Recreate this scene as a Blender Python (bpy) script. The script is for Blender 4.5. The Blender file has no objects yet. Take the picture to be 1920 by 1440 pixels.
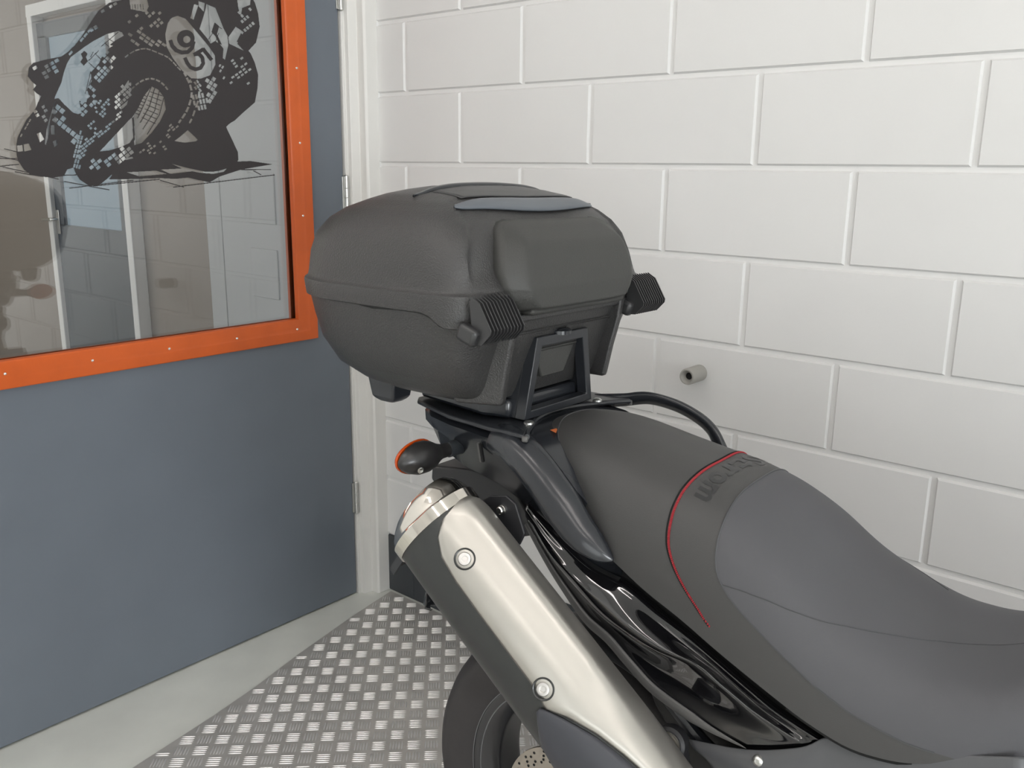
import bpy, bmesh, math, random
from mathutils import Vector, Matrix
import numpy as np
PI = math.pi
R = math.radians
random.seed(7)
scene = bpy.context.scene
COL = scene.collection

# ------------------------------------------------------------------ camera
def look_matrix(loc, yaw, pitch, roll):
    f = Vector((math.sin(yaw)*math.cos(pitch), math.cos(yaw)*math.cos(pitch), math.sin(pitch)))
    r = f.cross(Vector((0, 0, 1))).normalized()
    u = r.cross(f)
    c, s = math.cos(roll), math.sin(roll)
    rr = c*r + s*u
    uu = -s*r + c*u
    m = Matrix((rr, uu, -f)).transposed().to_4x4()
    m.translation = loc
    return m
cam_data = bpy.data.cameras.new('camera')
cam = bpy.data.objects.new('camera', cam_data)
COL.objects.link(cam)
cam.matrix_world = look_matrix(Vector((2.186, -1.865, 1.396)), -0.7071, -0.2368, 0.0109)
cam_data.sensor_width = 36.0
cam_data.lens = 1685.5/1920*36.0
cam_data.clip_start = 0.02
scene.camera = cam

# ------------------------------------------------------------------ world, exposure
scene.view_settings.view_transform = 'Standard'
scene.view_settings.look = 'None'
scene.view_settings.gamma = 1.0
scene.view_settings.exposure = 0.52
world = bpy.data.worlds.new('world')
scene.world = world
world.use_nodes = True
bg = world.node_tree.nodes['Background']
bg.inputs['Color'].default_value = (0.80, 0.88, 1.0, 1)
bg.inputs['Strength'].default_value = 1.0

# ------------------------------------------------------------------ area lights (daylight through the openings)
def area(name, loc, target, sx, sy, power, color):
    l = bpy.data.lights.new(name, 'AREA')
    l.shape = 'RECTANGLE'; l.size = sx; l.size_y = sy; l.energy = power; l.color = color
    o = bpy.data.objects.new(name, l); COL.objects.link(o)
    o.location = loc
    o.rotation_euler = (Vector(target)-Vector(loc)).to_track_quat('-Z', 'Y').to_euler()
    return o
area('shopfront_daylight', (3.4, -5.3, 1.0), (1.4, 0, 0.4), 4.0, 1.6, 28, (0.94, 0.98, 1.0))
area('side_daylight', (9.2, -2.9, 1.1), (0.8, -0.2, 0.5), 3.8, 1.9, 250, (0.93, 0.965, 1.0))
area('back_room_daylight', (-4.9, -2.2, 2.0), (-2.2, 0.5, 1.0), 1.6, 1.2, 25, (1.0, 0.96, 0.88))

# ------------------------------------------------------------------ materials
def mat(name, color, rough=0.5, metal=0.0, coat=0.0, spec=0.5, bump=None, mottle=None, **kw):
    m = bpy.data.materials.new(name); m.use_nodes = True
    nt = m.node_tree; b = nt.nodes['Principled BSDF']
    b.inputs['Base Color'].default_value = (*color, 1)
    b.inputs['Roughness'].default_value = rough
    b.inputs['Metallic'].default_value = metal
    b.inputs['Coat Weight'].default_value = coat
    b.inputs['Coat Roughness'].default_value = 0.03
    b.inputs['Specular IOR Level'].default_value = spec
    for k, v in kw.items(): b.inputs[k].default_value = v
    tc = nt.nodes.new('ShaderNodeTexCoord')
    if bump:
        scale, strength, dist = bump
        n = nt.nodes.new('ShaderNodeTexNoise'); n.inputs['Scale'].default_value = scale; n.inputs['Detail'].default_value = 3
        nt.links.new(tc.outputs['Object'], n.inputs['Vector'])
        bp = nt.nodes.new('ShaderNodeBump'); bp.inputs['Strength'].default_value = strength; bp.inputs['Distance'].default_value = dist
        nt.links.new(n.outputs['Fac'], bp.inputs['Height']); nt.links.new(bp.outputs['Normal'], b.inputs['Normal'])
    if mottle:
        scale, amount = mottle
        n = nt.nodes.new('ShaderNodeTexNoise'); n.inputs['Scale'].default_value = scale; n.inputs['Detail'].default_value = 5
        nt.links.new(tc.outputs['Object'], n.inputs['Vector'])
        r = nt.nodes.new('ShaderNodeValToRGB')
        r.color_ramp.elements[0].position = 0.3; r.color_ramp.elements[1].position = 0.7
        r.color_ramp.elements[0].color = (*[c*(1-amount) for c in color], 1)
        r.color_ramp.elements[1].color = (*[min(1, c*(1+amount)) for c in color], 1)
        nt.links.new(n.outputs['Fac'], r.inputs['Fac']); nt.links.new(r.outputs['Color'], b.inputs['Base Color'])
    return m
M = {}
M['block'] = mat('white_painted_block', (0.76, 0.758, 0.745), 0.55, bump=(140, 0.25, 0.0006), mottle=(3, 0.02))
M['joint'] = mat('white_painted_joint', (0.78, 0.777, 0.765), 0.6)
M['plinth'] = mat('dark_painted_plinth', (0.045, 0.05, 0.056), 0.5, bump=(90, 0.3, 0.001))
M['frame'] = mat('white_door_frame_paint', (0.72, 0.71, 0.68), 0.35, bump=(30, 0.1, 0.001))
M['door'] = mat('slate_grey_door_paint', (0.132, 0.152, 0.178), 0.42, bump=(160, 0.15, 0.0004), mottle=(6, 0.03))
M['orange'] = mat('orange_painted_bead', (0.56, 0.098, 0.013), 0.38, bump=(60, 0.12, 0.0006), mottle=(14, 0.06))
M['glass'] = mat('clear_glass', (1, 1, 1), 0.0, **{'Transmission Weight': 1.0, 'IOR': 1.52})
M['vinyl'] = mat('black_vinyl', (0.022, 0.018, 0.019), 0.4)
M['steel'] = mat('zinc_steel', (0.62, 0.62, 0.60), 0.28, 1.0)
M['screw'] = mat('bright_screw', (0.8, 0.79, 0.76), 0.22, 1.0)
M['concrete'] = mat('grey_floor_paint', (0.66, 0.675, 0.63), 0.35, bump=(40, 0.15, 0.001), mottle=(5, 0.07))
M['plate'] = mat('aluminium_plate', (0.50, 0.485, 0.46), 0.48, 0.45, bump=(500, 0.25, 0.0003), mottle=(9, 0.10))
M['plate_bar'] = mat('aluminium_bar', (0.82, 0.81, 0.80), 0.32, 0.75)
M['case'] = mat('grained_black_plastic', (0.034, 0.033, 0.0325), 0.36, spec=0.65, bump=(420, 0.8, 0.0016))
M['case_smooth'] = mat('smooth_black_plastic', (0.028, 0.028, 0.029), 0.38, spec=0.6)
M['rib'] = mat('dark_rib_plastic', (0.032, 0.036, 0.040), 0.45)
M['grey_strip'] = mat('grey_strip_plastic', (0.115, 0.128, 0.145), 0.42)
M['satin'] = mat('satin_black_paint', (0.018, 0.020, 0.024), 0.22, spec=0.65)
M['matte'] = mat('matte_black_plastic', (0.018, 0.018, 0.020), 0.5)
M['rack'] = mat('black_rack_coating', (0.020, 0.022, 0.026), 0.32, spec=0.6, bump=(400, 0.1, 0.0004))
M['gloss'] = mat('gloss_black_paint', (0.006, 0.006, 0.007), 0.07, coat=1.0)
M['seat'] = mat('seat_vinyl', (0.058, 0.057, 0.056), 0.52, spec=0.45, bump=(700, 0.3, 0.0008))
M['seat_front'] = mat('seat_rider_vinyl', (0.082, 0.082, 0.089), 0.6, spec=0.4, bump=(900, 0.2, 0.0006))
M['emboss'] = mat('seat_letter_vinyl', (0.030, 0.030, 0.031), 0.38)
M['piping'] = mat('seat_piping', (0.062, 0.064, 0.068), 0.4)
M['red'] = mat('red_thread', (0.30, 0.016, 0.024), 0.6)
M['can'] = mat('muffler_grey', (0.055, 0.057, 0.056), 0.36, 0.5)
M['shield'] = mat('silver_shield_paint', (0.50, 0.48, 0.44), 0.34, 0.8, coat=0.15)
M['chrome'] = mat('polished_steel', (0.72, 0.68, 0.62), 0.08, 1.0)
M['amber'] = mat('amber_lens', (0.75, 0.10, 0.01), 0.15, **{'Transmission Weight': 0.3})
M['tyre'] = mat('tyre_rubber', (0.034, 0.031, 0.031), 0.6, bump=(60, 0.1, 0.002), mottle=(12, 0.2))
M['rim'] = mat('black_rim_paint', (0.022, 0.022, 0.024), 0.25, spec=0.8)
M['disc'] = mat('brake_disc_steel', (0.50, 0.46, 0.40), 0.35, 1.0)
M['sticker'] = mat('orange_sticker', (0.75, 0.20, 0.06), 0.4)
M['grey_cover'] = mat('exhaust_cover_plastic', (0.045, 0.047, 0.056), 0.45)
M['trim_grey'] = mat('trim_grey_plastic', (0.09, 0.088, 0.085), 0.38)
M['panel_grey'] = mat('side_panel_plastic', (0.085, 0.087, 0.092), 0.40, bump=(300, 0.15, 0.0006))
M['satin_soft'] = mat('indicator_black', (0.022, 0.021, 0.021), 0.30, spec=0.6)
M['pad'] = mat('backrest_rubber', (0.044, 0.044, 0.041), 0.55, bump=(420, 0.5, 0.001))
M['grey_plastic'] = mat('grey_pipe_plastic', (0.36, 0.35, 0.32), 0.5)
M['bolt_steel'] = mat('bolt_steel', (0.66, 0.64, 0.62), 0.38, 1.0)
M['far_joint'] = mat('far_wall_joint', (0.22, 0.19, 0.16), 0.8)
M['back_panel'] = mat('back_panel_paint', (0.40, 0.41, 0.40), 0.6)
M['lip'] = mat('rim_lip_highlight', (0.16, 0.16, 0.165), 0.3)  # pale grey stands in for light caught on the rim lip
M['dark_red'] = mat('dark_red_lens', (0.06, 0.004, 0.004), 0.2)
M['void'] = mat('void_shade_black', (0.006, 0.006, 0.006), 0.55)  # near-black so the gaps behind the covers read as deep shade
M['rib_edge'] = mat('rib_plastic', (0.050, 0.056, 0.060), 0.42)
M['hole'] = mat('dark_hollow', (0.004, 0.004, 0.004), 0.9)  # near-black put in for the shade inside gaps, slots and bores
M['ceiling'] = mat('ceiling_white', (0.80, 0.79, 0.78), 0.8)
M['back_wall'] = mat('back_room_wall', (0.52, 0.49, 0.43), 0.7)
M['back_door'] = mat('back_room_door', (0.05, 0.062, 0.075), 0.4)
M['navy'] = mat('navy_fabric', (0.03, 0.035, 0.07), 0.8)
M['yellow'] = mat('yellow_plastic', (0.75, 0.60, 0.04), 0.5)
def emit(name, color, s):
    m = bpy.data.materials.new(name); m.use_nodes = True
    b = m.node_tree.nodes['Principled BSDF']
    b.inputs['Base Color'].default_value = (0, 0, 0, 1)
    b.inputs['Emission Color'].default_value = (*color, 1); b.inputs['Emission Strength'].default_value = s
    return m
M['tube'] = emit('fluorescent_tube', (1.0, 0.93, 0.89), 11)
M['sky_window'] = emit('blue_daylight_window', (0.26, 0.37, 0.44), 0.32)

# ------------------------------------------------------------------ mesh helpers
class MB:
    def __init__(s): s.v = []; s.f = []; s.m = []
    def add(s, vs, fs, mi=0):
        o = len(s.v); s.v += [tuple(v) for v in vs]; s.f += [tuple(i+o for i in f) for f in fs]; s.m += [mi]*len(fs)
    def loft(s, rings, cap=(True, True), closed=True, mi=0):
        n = len(rings[0]); o = len(s.v)
        for r in rings: s.v += [tuple(p) for p in r]
        for i in range(len(rings)-1):
            for j in range(n if closed else n-1):
                k = (j+1) % n
                s.f.append((o+i*n+j, o+i*n+k, o+(i+1)*n+k, o+(i+1)*n+j)); s.m.append(mi)
        if closed and cap[0]: s.f.append(tuple(o+j for j in reversed(range(n)))); s.m.append(mi)
        if closed and cap[1]: s.f.append(tuple(o+(len(rings)-1)*n+j for j in range(n))); s.m.append(mi)
    def box(s, c, size, rot=None, mi=0):
        x, y, z = [d/2 for d in size]
        vs = [Vector((a, b, d)) for a in (-x, x) for b in (-y, y) for d in (-z, z)]
        if rot is not None: vs = [rot @ v for v in vs]
        vs = [v+Vector(c) for v in vs]
        s.add(vs, [(0, 1, 3, 2), (4, 6, 7, 5), (0, 4, 5, 1), (2, 3, 7, 6), (0, 2, 6, 4), (1, 5, 7, 3)], mi)
    def tube(s, pts, rad, n=12, cap=(True, True), up=None, flat=None, mi=0, pinch=1.0):
        """sweep; rad scalar or list; flat = ratio of the second axis; up = direction of the first axis"""
        pts = [Vector(p) for p in pts]; rings = []
        rr = rad if hasattr(rad, '__len__') else [rad]*len(pts)
        prev = None
        for i, p in enumerate(pts):
            t = (pts[min(i+1, len(pts)-1)]-pts[max(i-1, 0)]).normalized()
            if up is not None: a = Vector(up[i] if hasattr(up[0], '__len__') else up)
            elif prev is None: a = Vector((0, 0, 1)) if abs(t.z) < 0.9 else Vector((1, 0, 0))
            else: a = prev
            a = (a-t*a.dot(t)).normalized(); b = t.cross(a); prev = a
            fl = 1.0 if flat is None else (flat[i] if hasattr(flat, '__len__') else flat)
            pw = lambda q: math.copysign(abs(q)**pinch, q)
            rings.append([p+a*rr[i]*pw(math.cos(2*PI*k/n))+b*rr[i]*fl*pw(math.sin(2*PI*k/n)) for k in range(n)])
        s.loft(rings, cap, True, mi)
    def lathe(s, prof, c=(0, 0, 0), axis=(0, 0, 1), n=32, cap=(True, True), mi=0):
        """prof: (radius, distance along axis)"""
        ax = Vector(axis).normalized()
        a = (Vector((0, 0, 1)) if abs(ax.z) < 0.9 else Vector((1, 0, 0))); a = (a-ax*a.dot(ax)).normalized(); b = ax.cross(a)
        c = Vector(c)
        s.loft([[c+ax*h+(a*math.cos(2*PI*k/n)+b*math.sin(2*PI*k/n))*r for k in range(n)] for r, h in prof], cap, True, mi)
    def prism(s, outline, d, mi=0):
        """outline: 3-D points of one face, d: extrusion vector"""
        n = len(outline); d = Vector(d)
        vs = [Vector(p) for p in outline]; vs += [v+d for v in vs]
        s.add(vs, [tuple(range(n)), tuple(reversed(range(n, 2*n)))]+[(i, i+n, (i+1) % n+n, (i+1) % n) for i in range(n)], mi)
    def grid(s, P, mi=0, mfun=None):
        o = len(s.v); ni, nj = len(P), len(P[0])
        for r in P: s.v += [tuple(p) for p in r]
        for i in range(ni-1):
            for j in range(nj-1):
                s.f.append((o+i*nj+j, o+i*nj+j+1, o+(i+1)*nj+j+1, o+(i+1)*nj+j)); s.m.append(mfun(i, j) if mfun else mi)
    def build(s, name, mats, parent=None, angle=35, bevel=0, seg=2, solid=0, fix=True):
        me = bpy.data.meshes.new(name)
        me.from_pydata(s.v, [], s.f); me.update()
        if not isinstance(mats, (list, tuple)): mats = [mats]
        for m in mats: me.materials.append(M[m] if isinstance(m, str) else m)
        if len(mats) > 1: me.polygons.foreach_set('material_index', s.m)
        if fix:
            bm = bmesh.new(); bm.from_mesh(me)
            bmesh.ops.remove_doubles(bm, verts=bm.verts, dist=1e-6)
            bmesh.ops.recalc_face_normals(bm, faces=bm.faces); bm.to_mesh(me); bm.free()
        me.polygons.foreach_set('use_smooth', [True]*len(me.polygons))
        if angle < 180: me.set_sharp_from_angle(angle=R(angle))
        o = bpy.data.objects.new(name, me); COL.objects.link(o)
        if parent is not None: o.parent = parent
        if solid:
            md = o.modifiers.new('thick', 'SOLIDIFY'); md.thickness = solid; md.offset = -1
        if bevel:
            md = o.modifiers.new('bevel', 'BEVEL'); md.width = bevel; md.segments = seg; md.limit_method = 'ANGLE'; md.angle_limit = R(40); md.harden_normals = False
        return o
def tag(o, label=None, cat=None, group=None, kind=None):
    if label: o['label'] = label
    if cat: o['category'] = cat
    if group: o['group'] = group
    if kind: o['kind'] = kind
    return o
def empty(name, loc=(0, 0, 0), rot=(0, 0, 0), parent=None):
    o = bpy.data.objects.new(name, None); COL.objects.link(o); o.location = loc; o.rotation_euler = rot
    o.empty_display_size = 0.1
    if parent: o.parent = parent
    return o
def interp(xs, ys, x): return float(np.interp(x, xs, ys))
def spline(pts, n=8):
    """Catmull-Rom through the points"""
    P = [Vector(p) for p in pts]; out = []
    for i in range(len(P)-1):
        p0 = P[max(i-1, 0)]; p1 = P[i]; p2 = P[i+1]; p3 = P[min(i+2, len(P)-1)]
        for k in range(n):
            t = k/n
            out.append(0.5*((2*p1)+(p2-p0)*t+(2*p0-5*p1+4*p2-p3)*t*t+(3*p1-p0-3*p2+p3)*t**3))
    out.append(P[-1]); return out

# ================================================================== SETTING
# ---- right wall of painted blocks, 440 x 200 mm module, running along x at y = 0
WX0, WX1 = 0.056, 9.4
def block_wall(name, x0, x1, z0, z1, gap, rec, mb):
    row = 0
    zz = 0.0
    while zz < z1-1e-6:
        if zz+0.2 > z0+1e-6:
            first = 0.176 if (int(round(zz/0.2)) % 2 == 0) else 0.396
            e = first-0.44*3
            while e < x1:
                a, b = max(e+gap/2, x0), min(e+0.44-gap/2, x1)
                if b-a > 0.01:
                    za, zb = max(zz+gap/2, z0), min(zz+0.2-gap/2, z1)
                    c = rec
                    # bevelled slab facing -y
                    L = a+c*0.6 if a > x0 else a; Rr = b-c*0.6 if b < x1 else b
                    vs = [(a, c, za), (b, c, za), (b, c, zb), (a, c, zb), (L, 0, za+c*0.6), (Rr, 0, za+c*0.6), (Rr, 0, zb-c*0.6), (L, 0, zb-c*0.6)]
                    mb.add(vs, [(4, 5, 6, 7), (0, 1, 5, 4), (1, 2, 6, 5), (2, 3, 7, 6), (3, 0, 4, 7)])
                e += 0.44
        zz += 0.2
mb = MB(); block_wall('wall_right', WX0, WX1, 0.2, 3.2, 0.0100, 0.0065, mb)
mb.box(((WX0+WX1)/2, 0.0065+0.06, 1.7), (WX1-WX0, 0.12, 3.0), mi=1)
o = mb.build('wall_right', ['block', 'joint'], angle=20); tag(o, kind='structure')
mb = MB(); block_wall('plinth', WX0, WX1, 0.0, 0.2, 0.004, 0.002, mb)
mb.box(((WX0+WX1)/2, 0.002+0.06, 0.1), (WX1-WX0, 0.12, 0.2))
o = mb.build('baseboard_right', 'plinth', angle=20); tag(o, kind='structure')
# ---- floor
mb = MB(); mb.box((2.0, -2.4, -0.05), (15.2, 6.6, 0.1)); o = mb.build('floor', 'concrete'); tag(o, kind='structure')
mb = MB(); mb.box((2.0, -2.4, 3.25), (15.2, 6.6, 0.1)); o = mb.build('ceiling', 'ceiling'); tag(o, kind='structure')
# ---- wall with the door (x = 0 plane, room on +x)
DY0, DY1, DZ = -1.36, -0.098, 2.32       # door leaf
mb = MB()
mb.box((-0.06, (DY0-0.09-5.6)/2, 1.6), (0.12, 5.6+DY0-0.09+0.0, 3.2))
mb.box((-0.06, -0.65, (DZ+0.08+3.2)/2), (0.12, 1.62, 3.2-DZ-0.08))
o = mb.build('wall_left', 'block'); tag(o, kind='structure')
# door frame with its steps
def jamb_outline(flip=1, base=0.0):
    pr = [(-0.10, 0.0), (-0.012, 0.0), (-0.012, 0.006), (0.006, 0.006), (0.006, 0.016), (0.021, 0.018), (0.023, 0.030), (0.026, 0.047), (0.050, 0.049), (0.056, 0.055), (0.056, 0.098), (-0.10, 0.098)]
    return [(x, base+flip*y) for x, y in pr]
mb = MB()
mb.prism([(x, y, 0) for x, y in jamb_outline(1, DY1+0.001)], (0, 0, DZ+0.05))
mb.prism([(x, y, 0) for x, y in reversed(jamb_outline(-1, DY0-0.003))], (0, 0, DZ+0.05))
mb.box((-0.022, (DY0+DY1)/2, DZ+0.045), (0.156, DY1-DY0+0.2, 0.07))
o = mb.build('trim_1', 'frame', bevel=0.0015); tag(o, kind='structure')
# back side of the reveal up to the block wall
mb = MB(); mb.box((-0.02, 0.06, 1.6), (0.152, 0.12, 3.2)); o = mb.build('wall_corner', 'block'); tag(o, kind='structure')

# ---- the door
door = empty('door_1', (0, DY1, 0)); tag(door, kind='structure')
def dloc(y): return y-DY1
GY0, GY1, GZ0, GZ1 = -1.24, -0.262, 0.930, 2.10     # glazed opening
mb = MB()
th = 0.045
for (ya, yb, za, zb) in ((DY0, DY1, 0.007, GZ0), (DY0, DY1, GZ1, DZ), (GY1, DY1, GZ0, GZ1), (DY0, GY0, GZ0, GZ1)):
    mb.box((-th/2, dloc((ya+yb)/2), (za+zb)/2), (th, yb-ya, zb-za))
mb.build('door_leaf', 'door', door, bevel=0.0)
# orange glazing frame: raised rectangle with a sloped inner bead
def rect_loop(y0, y1, z0, z1, x): return [(x, dloc(y0), z0), (x, dloc(y1), z0), (x, dloc(y1), z1), (x, dloc(y0), z1)]
mb = MB()
prof = [(0.000, 0.040), (0.014, 0.040), (0.0155, 0.038), (0.0155, 0.014), (0.014, 0.010), (0.0125, 0.0), (0.011, -0.018), (0.008, -0.024), (-0.004, -0.026)]
mb.loft([rect_loop(GY0-d, GY1+d, GZ0-d, GZ1+d, x) for x, d in prof], (False, False))
mb.loft([rect_loop(GY0-d, GY1+d, GZ0-d, GZ1+d, x) for x, d in ((-0.045, 0.04), (-0.058, 0.038), (-0.058, 0), (-0.045, -0.022), (-0.034, -0.022))], (False, False))
frame = mb.build('window_frame', 'orange', door, angle=25)
# the screws
mb_n = 0
def screw(loc, axis, r, parent, m='screw', name='screw'):
    mb = MB(); mb.lathe([(r, -0.001), (r, 0.0008), (r*0.7, 0.0022), (r*0.25, 0.0026), (r*0.22, 0.0012), (0.0001, 0.0012)], loc, axis, 14, (True, False))
    return mb.build(name, m, parent)
for z in (1.857, 1.657, 1.456, 1.253, 1.051):
    screw((0.0128, dloc(-0.258), z), (1, 0, 0.0), 0.0036, frame)
for y in (-0.296, -0.498, -0.699, -0.900, -1.100):
    screw((0.0128, dloc(y), 0.926), (1, 0, 0.3), 0.0036, frame)
# two panes
for i, x in enumerate((-0.012, -0.030)):
    mb = MB(); mb.box((x, dloc((GY0+GY1)/2), (GZ0+GZ1)/2), (0.004, GY1-GY0-0.002, GZ1-GZ0-0.002)); mb.build('glass_pane', 'glass', door)
mb = MB()
mb.box((-0.021, dloc((GY0+GY1)/2), GZ0-0.0+0.0), (0.014, GY1-GY0+0.004, 0.012))
mb.box((-0.021, dloc(GY1), (GZ0+GZ1)/2), (0.014, 0.012, GZ1-GZ0))
mb.build('pane_spacer', 'steel', door)
# hinges
for z0, z1 in ((1.83, 1.93), (1.265, 1.365), (0.290, 0.395)):
    mb = MB(); r = 0.0065
    mb.lathe([(r*0.6, z0-0.003), (r, z0), (r, z0+0.035), (r*0.8, z0+0.036), (r, z0+0.037), (r, z1-0.037), (r*0.8, z1-0.036), (r, z1-0.035), (r, z1), (r*0.6, z1+0.003)], (0.009, 0.006, 0), (0, 0, 1), 14)
    mb.box((0.002, 0.0, (z0+z1)/2), (0.004, 0.012, (z1-z0)*0.96))
    mb.build('door_hinge', 'steel', door)

# ---- the room behind the glass: its block wall at y = 0.54 with a door in it
mb = MB(); block_wall('far', -5.4, -0.10, 0.0, 3.2, 0.010, 0.006, mb)
mb.box((-2.75, 0.066, 1.6), (5.3, 0.12, 3.2), mi=1)
o = mb.build('wall_far', ['back_wall', 'far_joint'], angle=20); o.location = (0, 0.54, 0); tag(o, kind='structure')
mb = MB(); mb.box((-5.46, -2.2, 1.6), (0.12, 6.8, 3.2)); o = mb.build('wall_far_end', 'back_wall'); tag(o, kind='structure')
d2 = empty('door_2', (-3.43, 0.54, 0)); tag(d2, kind='structure')
mb = MB(); mb.box((0.445, -0.02, 0.52), (0.89, 0.04, 1.03)); mb.box((0.05, -0.02, 1.56), (0.10, 0.04, 1.06)); mb.box((0.845, -0.02, 1.56), (0.09, 0.04, 1.06)); mb.box((0.445, -0.02, 2.12), (0.89, 0.04, 0.08)); mb.build('door_leaf', 'back_door', d2)
mb = MB(); mb.box((0.445, -0.014, 1.56), (0.72, 0.012, 1.06)); mb.build('window_pane', 'sky_window', d2)
mb = MB()
mb.box((-0.03, -0.03, 1.1), (0.06, 0.07, 2.2)); mb.box((0.92, -0.03, 1.1), (0.06, 0.07, 2.2)); mb.box((0.445, -0.03, 2.23), (1.01, 0.07, 0.06))
mb.build('door_frame', 'frame', d2, bevel=0.004)
mb = MB(); mb.lathe([(0.011, 0), (0.011, 0.04), (0.006, 0.05)], (0.03, -0.04, 1.066), (0, -1, 0), 16); mb.tube([(0.03, -0.085, 1.066), (-0.01, -0.088, 1.065), (-0.09, -0.085, 1.060)], 0.009, 10); mb.box((0.03, -0.044, 1.05), (0.04, 0.006, 0.14))
mb.build('door_handle', 'screw', d2, bevel=0.001)
mb = MB(); mb.box((-1.68, 0.51, 1.3), (0.13, 0.06, 2.6)); o = mb.build('trim_2', 'back_panel', bevel=0.004); tag(o, kind='structure')
mb = MB(); mb.box((-0.86, 0.505, 1.3), (1.50, 0.05, 2.6)); mb.box((-1.28, 0.478, 0.92), (0.20, 0.008, 0.22)); mb.box((-1.28, 0.478, 1.25), (0.20, 0.008, 0.22)); o = mb.build('trim_3', 'back_panel', bevel=0.003); tag(o, kind='structure')

# ---- remaining shell of the workshop
mb = MB(); mb.box((9.46, -2.8, 1.6), (0.12, 5.7, 3.2)); o = mb.build('wall_front', 'block'); tag(o, kind='structure')
mb = MB(); mb.box((4.7, -5.62, 1.6), (9.6, 0.12, 3.2)); o = mb.build('wall_near', 'block'); tag(o, kind='structure')

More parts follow.
